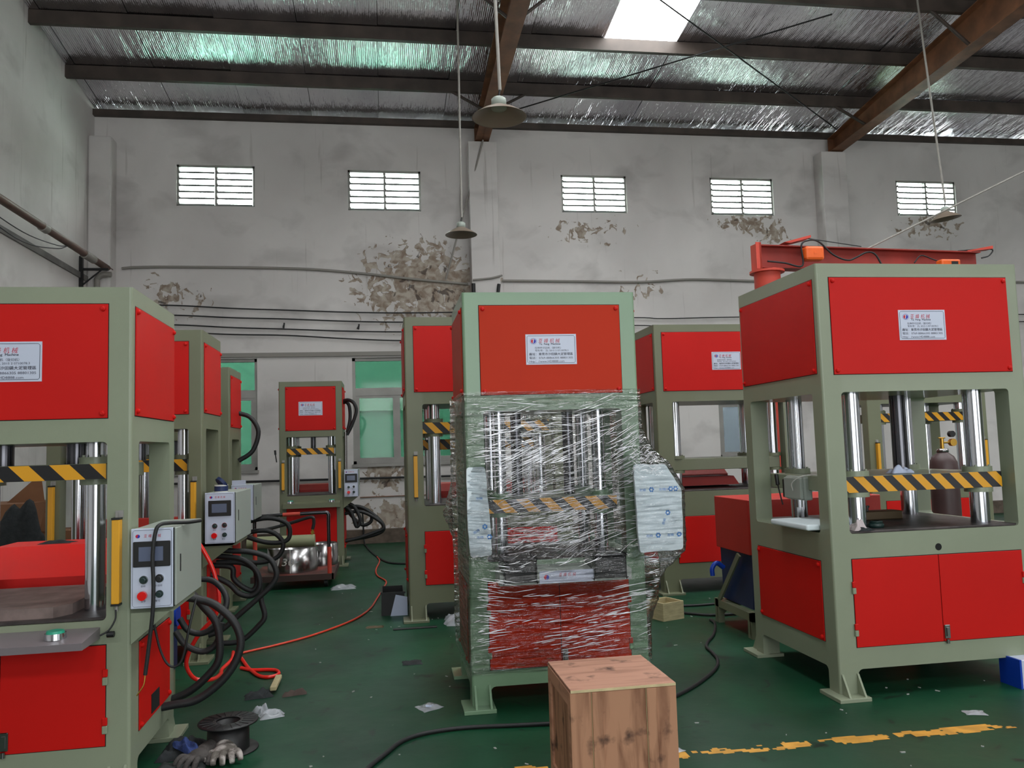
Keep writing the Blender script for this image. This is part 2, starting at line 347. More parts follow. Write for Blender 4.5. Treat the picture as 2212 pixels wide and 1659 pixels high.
def foilmat():
    m = bpy.data.materials.new('foil_faced_insulation'); m.use_nodes = True; nt = m.node_tree; N = nt.nodes; L = nt.links; b = N['Principled BSDF']
    b.inputs['Metallic'].default_value = 1; b.inputs['Roughness'].default_value = .2
    tc = N.new('ShaderNodeTexCoord')
    def nz(scale, st, det=4):
        mp = N.new('ShaderNodeMapping'); mp.inputs['Scale'].default_value = st; L.new(tc.outputs['Object'], mp.inputs[0])
        n = N.new('ShaderNodeTexNoise'); n.inputs['Scale'].default_value = scale; n.inputs['Detail'].default_value = det; L.new(mp.outputs[0], n.inputs[0]); return n.outputs[0]
    r = N.new('ShaderNodeValToRGB'); r.color_ramp.elements[0].position = .3; r.color_ramp.elements[1].position = .7
    r.color_ramp.elements[0].color = (*lin((190, 188, 196)), 1); r.color_ramp.elements[1].color = (*lin((232, 232, 236)), 1)
    L.new(nz(.9, (1.4, .5, 1)), r.inputs[0]); L.new(r.outputs[0], b.inputs['Base Color'])
    wv = N.new('ShaderNodeTexWave'); wv.bands_direction = 'X'; wv.inputs['Scale'].default_value = 11; wv.inputs['Distortion'].default_value = .6; L.new(tc.outputs['Object'], wv.inputs[0])
    b1 = N.new('ShaderNodeBump'); b1.inputs['Strength'].default_value = .35; b1.inputs['Distance'].default_value = .008; L.new(wv.outputs[1], b1.inputs['Height'])
    b2 = N.new('ShaderNodeBump'); b2.inputs['Strength'].default_value = .6; b2.inputs['Distance'].default_value = .06; L.new(nz(5, (1.5, .25, 1)), b2.inputs['Height']); L.new(b1.outputs[0], b2.inputs['Normal'])
    b3 = N.new('ShaderNodeBump'); b3.inputs['Strength'].default_value = .25; b3.inputs['Distance'].default_value = .02; L.new(nz(22, (1.2, .3, 1), 6), b3.inputs['Height']); L.new(b2.outputs[0], b3.inputs['Normal'])
    L.new(b3.outputs[0], b.inputs['Normal'])
    return m
m_foil = foilmat()
m_yline = mat('worn_yellow_line_paint', (190, 138, 50), .6, var=.2, vscale=12)
m_neigh = mat('turquoise_render', (140, 196, 176), .8, col2=(165, 214, 200), vscale=.8, thresh=(.3, .7))
m_ground = mat('mossy_ground', (70, 80, 50), .9, var=.3)
m_curb = mat('dirty_brick_curb', (92, 80, 70), .9, var=.3, vscale=8, bump=.5, bscale=14)

# ------------------------------------------------------------------ setting
XL, XR, YW, YB = -4.6, 19.0, 13.9, -4.4
def zr(y): return 7.27 + .115 * (13.9 - y) if y > 1 else 7.27 + .115 * 12.9 - .115 * (1 - y)
part('floor', MB().box(XL - .3, XR + .3, YB - 1, YW + .3, -.2, 0), m_floor, kind='structure')
part('floor_outside', MB().box(XL - 8, XR + 8, YW + .31, YW + 14, -.4, -.1), m_ground, kind='structure')
# back wall with its openings
upper = [(-3.316, -2.064, 5.67, 6.37), (-.523, .72, 5.635, 6.342), (3.221, 4.43, 5.657, 6.341), (6.03, 7.266, 5.652, 6.352), (9.79, 11.05, 5.69, 6.377)]
lower = [(-3.7, -2.045, 1.26, 3.10), (-.50, 1.25, 1.30, 3.09), (5.98, 7.1, 1.20, 2.20)]
ops = upper + lower
xs = sorted({XL - .3, XR + .3} | {o[0] for o in ops} | {o[1] for o in ops})
wb = MB()
for i in range(len(xs) - 1):
    a, b_ = xs[i], xs[i + 1]; mid = (a + b_) / 2; cur = 0.
    for o in sorted([o for o in ops if o[0] < mid < o[1]], key=lambda o: o[2]):
        wb.box(a, b_, YW, YW + .24, cur, o[2]); cur = o[3]
    wb.box(a, b_, YW, YW + .24, cur, 7.22)
wall = part('wall_back', wb, m_wall, kind='structure')
for x0, x1 in ((1.54, 2.03), (8.11, 8.60)):
    part('pilaster', MB().rbox(x0, x1, YW - .3, YW + .01, 0, 6.8, .012), m_wall2, wall)
part('pilaster', MB().rbox(XL, -4.25, YW - .3, YW + .01, 0, 6.72, .03), m_wall2, wall)
wl = part('wall_left', MB().box(XL - .24, XL, YB, YW, 0, 8.9), m_wall2, kind='structure')
part('wall_right', MB().box(XR, XR + .24, YB, YW, 0, 8.9), m_wall2, kind='structure')
part('wall_front', MB().box(XL - .24, XR + .24, YB - .24, YB, 0, 8.9), m_wall2, kind='structure')
part('trim_1', MB().box(-3.8, 1.5, YW - .05, YW + .02, 3.12, 3.19), m_pvc, kind='structure')
part('trim_2', MB().box(XL - .01, XL + .025, YB, YW - .3, 4.32, 4.41), mat('ledge_shadow_grey', (120, 118, 116), .85, var=.2), kind='structure')  # thin ledge coloured darker to stand for a shadow line
part('baseboard_back', MB().box(XL, XR, YW - .16, YW + .02, 0, .22), m_curb, kind='structure')
part('trim_3', MB().box(XL, XR, YW - .1, YW + .24, 7.14, 7.24), m_purlin, kind='structure')
# neighbouring building seen through the green panes
nb = part('wall_outside', MB().box(-9, 3.6, 17.2, 17.4, -.1, 4.6), m_neigh, kind='structure')
part('white_strip', MB().box(-1.2, .9, 17.15, 17.21, 2.35, 2.62), mat('white_band', (235, 240, 235), .7), nb, label='white strip on the outside wall')  # plain white band across the outside wall
part('wall_outside', MB().box(3.6, 12, 17.2, 17.4, -.1, 4.6), mat('white_outside_render', (235, 240, 238), .8), kind='structure')
rt_ = random.Random(3)
m_leaf = mat('treetop_leaves', (70, 110, 60), .8, var=.3, vscale=2)
for tx, tz, r0_ in ((-8.5, 8.0, 2.0), (-2.2, 8.3, 1.8), (4.5, 8.4, 1.9), (9.3, 8.8, 2.2), (15.2, 9.2, 2.5), (20.5, 9.0, 2.3)):
    t_ = thing('tree', 'green treetop outside, seen through the high louvre windows', 'tree', (tx, 25, -.1), 0, 'trees outside the back wall')
    cr_ = MB()
    for q in range(26):
        a = rt_.random() * 2 * PI; rr_ = r0_ * rt_.random() ** .5; cr_.ball((rr_ * math.cos(a), rr_ * math.sin(a) * .6, tz - 1.0 + rt_.uniform(-1.3, .7)), .55, .55, .45, 8, 5)
    part('crown', cr_, m_leaf, t_); part('trunk', MB().cyl((0, 0, 0), (0, 0, tz - 1.2), .16, 8, .1), m_rust, t_)
# upper louvre windows
m_slat = mat('louvre_edge_grey', (120, 124, 122), .6)
for k, (x0, x1, z0, z1) in enumerate(upper):
    fr = MB(); t = .035; y0, y1 = YW + .02, YW + .09
    fr.box(x0, x1, y0, y1, z1 - t, z1); fr.box(x0, x1, y0, y1, z0, z0 + .02); fr.box(x0, x0 + t, y0, y1, z0, z1); fr.box(x1 - t, x1, y0, y1, z0, z1)
    w_ = part('window_%d' % (k + 1), fr, m_alu, kind='structure')
    xm = (x0 + x1) / 2
    part('mullion', MB().box(xm - .018, xm + .018, y0 - .01, y1, z0, z1), m_alu, w_)
    for a, b_ in ((x0 + t, xm - .018), (xm + .018, x1 - t)):
        n = 6; h = (z1 - z0 - .04) / n
        for i in range(n):
            zb = z0 + .02 + i * h; tilt = .035 + .02 * random.random()
            part('louvre_pane', MB().prism([(YW + .05 - tilt, zb - .008), (YW + .056 - tilt, zb - .008), (YW + .056 + tilt, zb + h + .006), (YW + .05 + tilt, zb + h + .006)], 0, a, b_), m_louvre, w_)
            part('louvre_edge', MB().box(a, b_, YW + .036 - tilt, YW + .044 - tilt, zb - .018, zb + .014), m_slat, w_)
            part('louvre_clip', MB().box(a, a + .012, YW + .04 - tilt, YW + .06, zb, zb + h * .35), m_alu, w_)
# lower green windows
def lowwin(name, x0, x1, z0, z1, zt, mull, gl):
    fr = MB(); t = .05; y0, y1 = YW + .06, YW + .14
    fr.box(x0, x1, y0, y1, z1 - t, z1); fr.box(x0, x1, y0, y1, z0, z0 + t); fr.box(x0, x0 + t, y0, y1, z0, z1); fr.box(x1 - t, x1, y0, y1, z0, z1)
    if zt: fr.box(x0 + t, x1 - t, y0, y1, zt, zt + .13)
    w_ = part(name, fr, m_alu, kind='structure')
    if zt:
        part('pane', MB().box(x0 + t, x1 - t, y0 + .03, y0 + .036, zt + .13, z1 - t), gl, w_)
        top = zt
    else: top = z1 - t
    cur = x0 + t
    for mx in mull + [x1 - t]:
        part('sash', MB().box(cur, cur + .06, y0 + .01, y1 - .01, z0 + t, top).box(mx - .06, mx, y0 + .01, y1 - .01, z0 + t, top).box(cur + .06, mx - .06, y0 + .01, y1 - .01, z0 + t, z0 + t + .05).box(cur + .06, mx - .06, y0 + .01, y1 - .01, top - .04, top), m_alu, w_)
        part('pane', MB().box(cur + .06, mx - .06, y0 + .03, y0 + .036, z0 + t + .05, top - .04), gl, w_); cur = mx
    part('window_sill', MB().box(x0 - .02, x1 + .02, YW - .04, YW + .1, z0 - .05, z0), m_alu, w_)
lowwin('window_6', *lower[0], 2.45, [-2.85], m_glass)
lowwin('window_7', *lower[1], 2.45, [.23, .75], m_glass)
lowwin('window_8', *lower[2], 0, [6.55], glass('clear_pane', (.16, .17, .19), .95))
# ceiling: foil sheets, skylights, purlins, rafters
ce = part('ceiling', MB().prism([(YB, zr(YB) + .05), (1, zr(1) + .05), (YW + .3, zr(YW + .3) + .05), (YW + .3, zr(YW + .3) + .09), (1, zr(1) + .09), (YB, zr(YB) + .09)], 0, XL - .3, XR + .3), m_purlin, kind='structure')
SKY = {}
x = 3.38 - 1.12 * 8; k = 0
while x < XR:
    a, b_ = max(x, XL), min(x + 1.12, XR)
    if b_ - a > .05:
        dz = .006 * (k % 3)
        idx = round((x - 3.38) / 1.12)
        segs = [(YB, 1.0), (1.0, YW + .1)]
        sk = None
        if idx % 3 == 0 and a >= -2: sk = (2.0, 8.0) if idx else (2.0, 11.47)
        for (y0, y1) in ([(YB, 1.), (1., YW + .1)] if not sk else [(YB, 1.), (1., sk[0]), (sk[1], YW + .1)]):
            part('ceiling_panel', MB().prism([(y0, zr(y0) + dz), (y1, zr(y1) + dz), (y1, zr(y1) + dz + .03), (y0, zr(y0) + dz + .03)], 0, a + .004, b_ - .004), m_foil, ce)
        if sk:
            y0, y1 = sk
            part('skylight_sheet', MB().prism([(y0, zr(y0) + .01), (y1, zr(y1) + .01), (y1, zr(y1) + .03), (y0, zr(y0) + .03)], 0, a + .01, b_ - .01), m_skylight, ce, label='bright translucent roof sheet')
            part('skylight_edge', MB().box(a, b_, y1 - .01, y1 + .03, zr(y1) - .03, zr(y1) + .02), m_foil, ce)
    x += 1.12; k += 1
py = 12.62
while py > YB:
    z0 = zr(py) - .19; z1 = zr(py) - .004
    part('purlin', MB().box(XL, XR, py, py + .012, z0, z1).box(XL, XR, py + .012, py + .075, z0, z0 + .012).box(XL, XR, py + .012, py + .075, z1 - .012, z1).box(XL, XR, py + .065, py + .075, z0 + .012, z0 + .035), m_purlin, ce)
    py -= 1.285
for xc in (1.785, 8.45, 15.1):
    def zb(y): return 6.82 + .05 * (13.6 - y)
    def zt(y): return 7.07 + .115 * (13.9 - y)
    ya, yb = 13.72, 1.0
    rf = part('rafter', MB().prism([(ya, zb(ya)), (yb, zb(yb)), (yb, zt(yb)), (ya, zt(ya))], 0, xc - .006, xc + .006)
         .prism([(ya, zb(ya)), (yb, zb(yb)), (yb, zb(yb) + .014), (ya, zb(ya) + .014)], 0, xc - .12, xc + .12)
         .prism([(ya, zt(ya) - .014), (yb, zt(yb) - .014), (yb, zt(yb)), (ya, zt(ya))], 0, xc - .12, xc + .12)
         .box(xc - .12, xc + .12, ya, ya + .014, zb(ya), zt(ya)), m_rust, ce)
    part('rafter', MB().prism([(YB, zt(YW) - .3), (1, zb(1)), (1, zt(1)), (YB, zr(YB) - .2)], 0, xc - .1, xc + .1), m_rust, ce)
    for yy in (12.62, 10.05):
        for sx in (-1, 1):
            part('fly_brace', MB().cyl((xc + sx * .02, yy + .03, zb(yy) + .05), (xc + sx * .62, yy + .03, zr(yy) - .17), .026, 4), m_purlin, rf)
for a, b_ in (((1.95, 13.3, 7.12), (6.4, 10.23, 7.49)), ((1.95, 8.8, 7.66), (8.3, 13.35, 7.12)), ((8.6, 8.8, 7.66), (15, 13.3, 7.1))):
    part('tie_rod', MB().cyl(a, b_, .012, 6), m_black, ce)

# ------------------------------------------------------------------ lettering meshes (built once, shared)
def text_mesh(items, name):
    """items: (string, x, z, size, width or None, shear); returns a mesh in the x-z plane facing -y"""
    vs, fs = [], []
    for (s, x, z, size, width, shear) in items:
        c = bpy.data.curves.new('t', 'FONT'); c.body = s; c.size = size; c.resolution_u = 2; c.shear = shear; c.extrude = 0
        o = bpy.data.objects.new('t', c); C.objects.link(o)
        dg = bpy.context.evaluated_depsgraph_get(); me = bpy.data.meshes.new_from_object(o.evaluated_get(dg)); 
        if len(me.vertices):
            xs_ = [v.co.x for v in me.vertices]; k = 1 if not width else width / (max(xs_) - min(xs_)); x0 = min(xs_); n = len(vs)
            vs += [((v.co.x - x0) * k + x, 0, v.co.y + z) for v in me.vertices]; fs += [tuple(i + n for i in p.vertices) for p in me.polygons]
        bpy.data.objects.remove(o); bpy.data.curves.remove(c); bpy.data.meshes.remove(me)
    m = bpy.data.meshes.new(name); m.from_pydata(vs, [], fs); m.update(); return m
NW, NH = .312, .184
me_nred = text_mesh([('亚', -.078, .041, .030, .026, .2), ('峰', -.043, .041, .030, .026, .2), ('机', -.008, .041, .030, .026, .2), ('械', .027, .041, .030, .028, .2)], 'red_lettering')
me_nblk = text_mesh([('Ya  Feng  Machine', -.073, .027, .0165, .130, 0), ('Ya  Feng  Machine', -.0725, .0274, .0165, .130, 0),
    ('拉伸件切边机（旋切机）', -.100, .004, .0140, .160, 0), ('专利号：ZL 2015 2 0710078.3', -.100, -.0125, .0140, .205, 0),
    ('廠址：東莞市沙田鎮大泥管理區', -.136, -.0355, .0180, .268, 0), ('廠址：東莞市沙田鎮大泥管理區', -.1355, -.0353, .0180, .268, 0),
    ('電話：0769-88866305 88801305', -.136, -.0575, .0170, .268, 0), ('Http：//www.HD8888.com', -.136, -.0785, .0170, .215, 0)], 'black_lettering')
me_bred = text_mesh([('亚', -.026, 0, .017, .014, .1), ('峰', -.006, 0, .017, .014, .1), ('机', .014, 0, .017, .014, .1), ('械', .034, 0, .017, .014, .1)], 'red_lettering')
me_bblk = text_mesh([('启动', -.048, .0, .010, None, 0), ('手/自动', .012, .0, .010, None, 0), ('急停', -.048, -.068, .011, None, 0), ('复位', .014, -.068, .011, None, 0)], 'black_lettering')
me_c130 = text_mesh([('130', 0, 0, .12, .2, .2)], 'chalk_lettering')
me_foam = text_mesh([('泡棉', 0, 0, .018, .04, 0)], 'pale_lettering')
def me_frame(w_, h_, t, r=.008):
    mb = MB(); a, b_ = w_ / 2, h_ / 2
    for x0, x1, z0, z1 in ((-a + r, a - r, b_ - t, b_), (-a + r, a - r, -b_, -b_ + t), (-a, -a + t, -b_ + r, b_ - r), (a - t, a, -b_ + r, b_ - r)):
        mb.add([(x0, 0, z0), (x1, 0, z0), (x1, 0, z1), (x0, 0, z1)], [(0, 1, 2, 3)])
    for sx in (-1, 1):
        for sz in (-1, 1):
            q = [(sx * a, 0, sz * (b_ - r)), (sx * (a - r), 0, sz * b_), (sx * (a - r), 0, sz * (b_ - t)), (sx * (a - t), 0, sz * (b_ - r))]
            mb.add(q, [(0, 1, 2, 3)])
    return mb.mesh('printed_border')
def emblem(r, red):
    mb = MB(); n = 20; v = []
    a0 = (PI * .42, PI * 1.42) if red else (PI * 1.42, PI * 2.42)
    v = [(r * 1.15 * math.cos(t), 0, r * math.sin(t)) for t in [a0[0] + (a0[1] - a0[0]) * i / n for i in range(n + 1)]]
    return MB().add(v, [tuple(range(n + 1))]).mesh('emblem')
def ring_mesh(r, t):
    n = 28; v = [((r + dr) * 1.15 * math.cos(2 * PI * i / n), 0, (r + dr) * math.sin(2 * PI * i / n)) for dr in (0, t) for i in range(n)]
    return MB().add(v, [(i, (i + 1) % n, n + (i + 1) % n, n + i) for i in range(n)]).mesh('emblem_ring')
me_plate = MB().box(-NW / 2, NW / 2, 0, .0025, -NH / 2, NH / 2).mesh('nameplate')
me_border = me_frame(NW - .016, NH - .016, .0022)
me_er, me_eb, me_ring = emblem(.0135, 1), emblem(.0135, 0), ring_mesh(.0165, .0016)
me_er2, me_eb2 = emblem(.0085, 1), emblem(.0085, 0)
me_esw = MB().add([(-.004, 0, -.010), (-.0005, 0, -.010), (.003, 0, .008), (.006, 0, .010), (-.006, 0, .0105), (-.006, 0, .008), (-.0005, 0, .008)], [(0, 1, 2, 6), (6, 2, 3, 4, 5)]).mesh('emblem_stroke')
m_whiteink = mat('white_print', (235, 235, 240), .4)
def at(name, me, m_, parent, x, y, z, label=None):
    o = part(name, me, m_, parent, label); o.location = (x, y, z); return o
me_screw = MB().cyl((0, 0, 0), (0, -.008, 0), .0125, 10).cyl((0, -.008, 0), (0, -.013, 0), .0125, 10, .006).mesh('screw')
me_screws = MB().cyl((0, 0, 0), (-.008, 0, 0), .0125, 10).cyl((-.008, 0, 0), (-.013, 0, 0), .0125, 10, .006).mesh('screw')
me_screwr = MB().cyl((0, 0, 0), (.008, 0, 0), .0125, 10).cyl((.008, 0, 0), (.013, 0, 0), .0125, 10, .006).mesh('screw')

def nameplate(root, x, y, z, scale=1.):
    p = at('nameplate', me_plate, m_plate, root, x, y, z, 'white printed nameplate with red and black lettering'); p.scale = (scale,) * 3
    at('printed_border', me_border, m_ink, p, 0, -.0006, 0)
    at('emblem_ring', me_ring, m_inkblue, p, -.108, -.0006, .050)
    at('emblem', me_er, m_inkred, p, -.108, -.0006, .050, 'red half of the round emblem'); at('emblem', me_eb, m_inkblue, p, -.108, -.0006, .050, 'blue half of the round emblem')
    at('emblem_stroke', me_esw, m_whiteink, p, -.108, -.0010, .050)
    at('red_lettering', me_nred, m_inkred, p, 0, -.0006, 0); at('black_lettering', me_nblk, m_ink, p, 0, -.0006, 0)
    return p

def curtain(root, x, y, z0, z1):
    c = part('light_curtain', MB().rbox(x - .017, x + .017, y - .045, y, z0, z1, .003, 1), m_yellow, root)
    part('end_cap', MB().box(x - .018, x + .018, y - .046, y + .001, z1, z1 + .009).box(x - .018, x + .018, y - .046, y + .001, z0 - .009, z0), m_black, c)
    part('bracket', MB().box(x - .012, x + .022, y - .004, y, z1 + .009, z1 + .04).box(x - .008, x + .002, y - .02, y - .016, z1 + .009, z1 + .033).cyl((x, y - .02, z0 - .009), (x, y - .02, z0 - .035), .008, 8), m_alu, c)
    return c

def gusset_plates(mb, x0, x1, y0, y1, ox, oy, r=.0):
    """foot plate under one leg; ox, oy = outward side"""
    px0, px1 = (x0 - .055, x1 + .02) if ox < 0 else (x0 - .02, x1 + .055)
    py0, py1 = (y0 - .09, y1 + .02) if oy < 0 else (y0 - .02, y1 + .09)
    mb.rbox(px0, px1, py0, py1, 0, .022, .002, 1)
    yy, s_ = (y0, -1) if oy < 0 else (y1, 1)
    for xx in (x0 + .018, x1 - .006 if ox < 0 else x1 - .018):
        mb.prism([(yy, .022), (yy + s_ * .078, .022), (yy + s_ * .070, .032), (yy + s_ * .006, .135), (yy, .135)], 0, xx - .006, xx + .006)

def fillet(mb, x, z, sx, sz, y0, y1, r=.022, ax=1):
    pts = [(x, z)] + [(x + sx * (r - r * math.sin(a)), z + sz * (r - r * math.cos(a))) for a in [PI / 2 * i / 4 for i in range(5)]]
    mb.prism(pts, ax, y0, y1)

def control_box(root, x0, x1, y0, y1, z0, z1, bracket=True, frame_mat=None):
    b = part('control_box', MB().rbox(x0 + .004, x1, y0 + .012, y1, z0 + .004, z1 - .002, .003, 1), m_boxgrey, root, 'grey control box with screen and push buttons')
    xc = (x0 + x1 - .012) / 2; W_ = x1 - x0 - .012; H_ = z1 - z0
    part('door_seam', MB().box(x1 - .014, x1 - .009, y0 + .008, y0 + .02, z0 + .002, z1 - .002), m_dark, b)
    part('face_plate', MB().rbox(x0, x1 - .014, y0, y0 + .014, z0, z1, .002, 1), m_plate, b, 'white printed face plate')
    bd = at('printed_border', me_frame(W_ - .014, H_ - .014, .0014), m_ink, b, xc, y0 - .0008, (z0 + z1) / 2)
    zs = z1 - .115
    part('screen_bezel', MB().rbox(xc - .080, xc + .080, y0 - .01, y0 + .002, zs - .057, zs + .057, .003, 1), m_black, b)
    part('screen', MB().box(xc - .055, xc + .050, y0 - .0115, y0 - .009, zs - .031, zs + .033), m_screen, b)
    for dx, dz, mm, lab in ((-.035, .128, m_knob, None), (.033, .132, m_black, None), (.033, .062, m_knob, None)):
        k = part('knob', MB().cyl((xc + dx, y0 + .002, z0 + dz), (xc + dx, y0 - .008, z0 + dz), .0165, 16).cyl((xc + dx, y0 - .008, z0 + dz), (xc + dx, y0 - .028, z0 + dz), .012, 16, .0105), mm, b)
    part('knob_ring', MB().cyl((xc - .035, y0 + .001, z0 + .128), (xc - .035, y0 - .006, z0 + .128), .019, 18).cyl((xc + .033, y0 + .001, z0 + .132), (xc + .033, y0 - .006, z0 + .132), .019, 18), m_chrome, b)
    part('stop_button', MB().cyl((xc - .035, y0, z0 + .06), (xc - .035, y0 - .02, z0 + .06), .013, 16).cyl((xc - .035, y0 - .02, z0 + .06), (xc - .035, y0 - .036, z0 + .06), .021, 18, .020), m_btnred, b, 'round red stop button')
    at('emblem', me_er2, m_inkred, b, xc - .062, y0 - .0008, z1 - .034); at('emblem', me_eb2, m_inkblue, b, xc - .062, y0 - .0008, z1 - .034)
    at('red_lettering', me_bred, m_inkred, b, xc - .010, y0 - .0008, z1 - .040)
    at('black_lettering', me_bblk, m_ink, b, xc, y0 - .0008, z0 + .096)
    part('door_slot', MB().box(x1 - .001, x1 + .004, y0 + .075, y0 + .082, (z0 + z1) / 2 - .03, (z0 + z1) / 2 + .05), m_black, b)
    return b

def palm_tray(root, x0, x1, yf, ya, z, buttons, mm, guards=False, lip=.075):
    t = part('button_tray', MB().prism([(yf, z - lip), (ya, z - lip), (ya, z - .015), (yf, z + .005)], 0, x0, x1), mm, root, 'grey tray with two-hand push buttons')
    for bx in buttons:
        yc = ya + (yf - ya) * .42; zc = z - .008
        if guards:
            part('button_guard', MB().rbox(bx - .095, bx + .095, yf - .012, ya - .012, zc - .05, zc + .075, .012, 2), m_black, t); continue
        part('button_ring', MB().cyl((bx, yc, zc), (bx, yc, zc + .026), .045, 24, .043), m_chrome, t)
        part('palm_button', MB().cyl((bx, yc, zc + .024), (bx, yc, zc + .036), .038, 24, .034), m_btngreen, t, 'green palm button in a chrome ring')
    return t

def press(name, label, loc, rz, W, D, T, pt, pb, ot, ob, dt, db, bb, m, mo, zbar, bar=.097, fm=None, rm=None, cr=.045, cx=.26, cy=(.17, .17), rams=2, ram_r=.05, stripes=True, tape=None,
          curtains=(), two_doors=True, red_back=None, side_open_bottom=None, plate=True, doorz=True, mdL=None, group='hydraulic trimming presses', collar_r=None):
    fm = fm or m_green; rm = rm or m_red
    R_ = thing(name, label, 'press', loc, rz, group)
    pd = .115; F_ = MB()
    F_.rp(0, W, 0, D, ot, T); F_.rp(0, W, 0, D, bb, ob)
    for cxi, cyi in ((0, 0), (1, 0), (1, 1), (0, 1)):
        x0, x1 = (0, mo) if cxi == 0 else (W - mo, W); y0, y1 = (0, pd) if cyi == 0 else (D - pd, D)
        c = [0, 0, 0, 0]; c[{(0, 0): 0, (1, 0): 1, (1, 1): 2, (0, 1): 3}[(cxi, cyi)]] = 1
        F_.rp(x0, x1, y0, y1, ob, ot, .014, c); F_.rp(x0, x1, y0, y1, .02, bb, .014, c)
        gusset_plates(F_, x0, x1, y0, y1, -1 if cxi == 0 else 1, -1 if cyi == 0 else 1)
    for sx, x in ((1, mo), (-1, W - mo)):
        for sz, z in ((1, ob), (-1, ot)): fillet(F_, x, z, sx, sz, 0, pd); fillet(F_, x, z, sx, sz, D - pd, D)
        fillet(F_, x, bb, sx, -1, 0, pd, .03)
    for sy, y in ((1, pd), (-1, D - pd)):
        for x0, x1 in ((0, mo), (W - mo, W)):
            for sz, z in ((1, ob), (-1, ot)): fillet(F_, y, z, sy, sz, x0, x1, .022, 0)
            fillet(F_, y, bb, sy, -1, x0, x1, .03, 0)
    part('frame', F_, fm, R_)
    # upper panels
    def fpanel(nm, x0, x1, z0, z1, screws=True, par=None):
        p = part(nm, MB().rbox(x0, x1, -.006, .0, z0, z1, .0015, 1), rm, R_ if par is None else par)
        part('shadow_gap', MB().box(x0 - .003, x1 + .003, -.0012, .001, z0 - .003, z1 + .004), m_dark, p)
        if screws:
            for a in (x0 + .022, x1 - .022):
                for c in (z0 + .022, z1 - .022): at('screw', me_screw, rm, p, a, -.006, c)
        return p
    def spanel(nm, x, y0, y1, z0, z1):
        s_ = -1 if x < W / 2 else 1
        p = part(nm, MB().rbox(min(x, x + s_ * .006), max(x, x + s_ * .006), y0, y1, z0, z1, .0015, 1), rm, R_)
        part('shadow_gap', MB().box(min(x - s_ * .001, x + s_ * .0012), max(x - s_ * .001, x + s_ * .0012), y0 - .003, y1 + .003, z0 - .003, z1 + .004), m_dark, p)
        for a in (y0 + .022, y1 - .022):
            for c in (z0 + .022, z1 - .022): at('screw', me_screws if s_ < 0 else me_screwr, rm, p, x + s_ * .006, a, c)
    fpanel('upper_panel', m, W - m, pb, pt)
    for x in (0, W): spanel('side_panel', x, .045, D - .035, pb + .01, pt - .005); spanel('lower_side_panel', x, .13, D - .12, db + .015, dt - .02)
    nameplate(R_, W / 2, -.0085, (pt + pb) / 2)
    # doors
    ml = mdL or mo
    halves = ((ml, W / 2 - .002, 0), (W / 2 + .002, W - ml, 1)) if two_doors else ((ml, W - ml, 0),)
    for x0, x1, side in halves:
        d = fpanel('door', x0, x1, db, dt, False)
        hx = x0 if side == 0 else x1
        for hz in (dt - .36 * (dt - db) + .02, db + .16 * (dt - db) + .02, ):
            part('hinge', MB().rbox(hx - .011, hx + .011, -.016, -.004, hz, hz + .035, .003, 1), rm, d)
            part('hinge', MB().rbox(hx - .011, hx + .011, -.016, .0, hz - .036, hz - .001, .003, 1), fm, d, 'green lower hinge half')
    if two_doors:
        part('latch', MB().rbox(W / 2 + .004, W / 2 + .04, -.014, -.004, db + .015, db + .095, .003, 1).cyl((W / 2 + .02, -.012, db - .012), (W / 2 + .02, -.012, db + .012), .010, 10).box(W / 2 + .014, W / 2 + .03, -.02, -.012, db + .03, db + .08), m_steel2, R_)
    # table, columns, platen
    if plate: part('table_plate', MB().rbox(mo + .004, W - mo - .004, .012, D - .012, ob, ob + .014, .003, 1), m_steel, R_)
    zt0 = ob + .012
    cols = [(cx, cy[0]), (W - cx, cy[0]), (cx, D - cy[1]), (W - cx, D - cy[1])]
    for (a, b_) in cols:
        part('guide_column', MB().cyl((a, b_, zt0), (a, b_, ot + .002), cr, 24, None, False), m_chrome, R_)
    crr = collar_r or cr * 1.55
    for (a, b_) in cols:
        part('lower_collar', MB().cyl((a, b_, zbar - .028), (a, b_, zbar), crr * .95, 24), fm, R_)
        c = MB().cyl((a, b_, zbar + bar), (a, b_, zbar + bar + .032), crr, 24)
        for i in range(4):
            t = PI / 4 + i * PI / 2; c.cyl((a + crr * .8 * math.cos(t), b_ + crr * .8 * math.sin(t), zbar + bar + .032), (a + crr * .8 * math.cos(t), b_ + crr * .8 * math.sin(t), zbar + bar + .042), .008, 6)
        part('collar', c, fm, R_)
    for i in range(rams):
        a = W / 2 + (0 if rams == 1 else (-.17, .17)[i])
        part('ram_rod', MB().cyl((a, D / 2, zbar + bar - .001), (a, D / 2, ot + .002), ram_r, 24, None, False), m_ram, R_)
    yb0, yb1 = .078, D - .1
    part('platen', MB().rbox(mo + .008, W - mo - .03, yb0, yb1, zbar, zbar + bar, .004, 1), fm, R_, 'olive moving plate between the columns')
    if stripes:
        o = part('hazard_tape', MB().box(mo + .004, W - mo - .029, yb0 - .003, yb0 + .001, zbar + .001, zbar + bar - .001), tape or m_hazard_mid, R_, 'black and yellow striped tape'); 
    for (a, z0, z1) in curtains: curtain(R_, a, -.001, z0, z1)
    if red_back:
        x0, x1, y0, y1, z0, z1 = red_back
        part('rear_cover', MB().prism([(y0, z0), (y1, z0), (y1, z1), (y0 + .12, z1), (y0, z1 - .07)], 0, x0, x1), m_pinkred, R_, 'red sloping cover behind the table')
    return R_
def hoses(R_, paths, r, name='hydraulic_hose'):
    for pts in paths:
        o = part(name, MB().tube([Vector(p) - R_.location for p in pts], r, 10), m_rubber, R_)

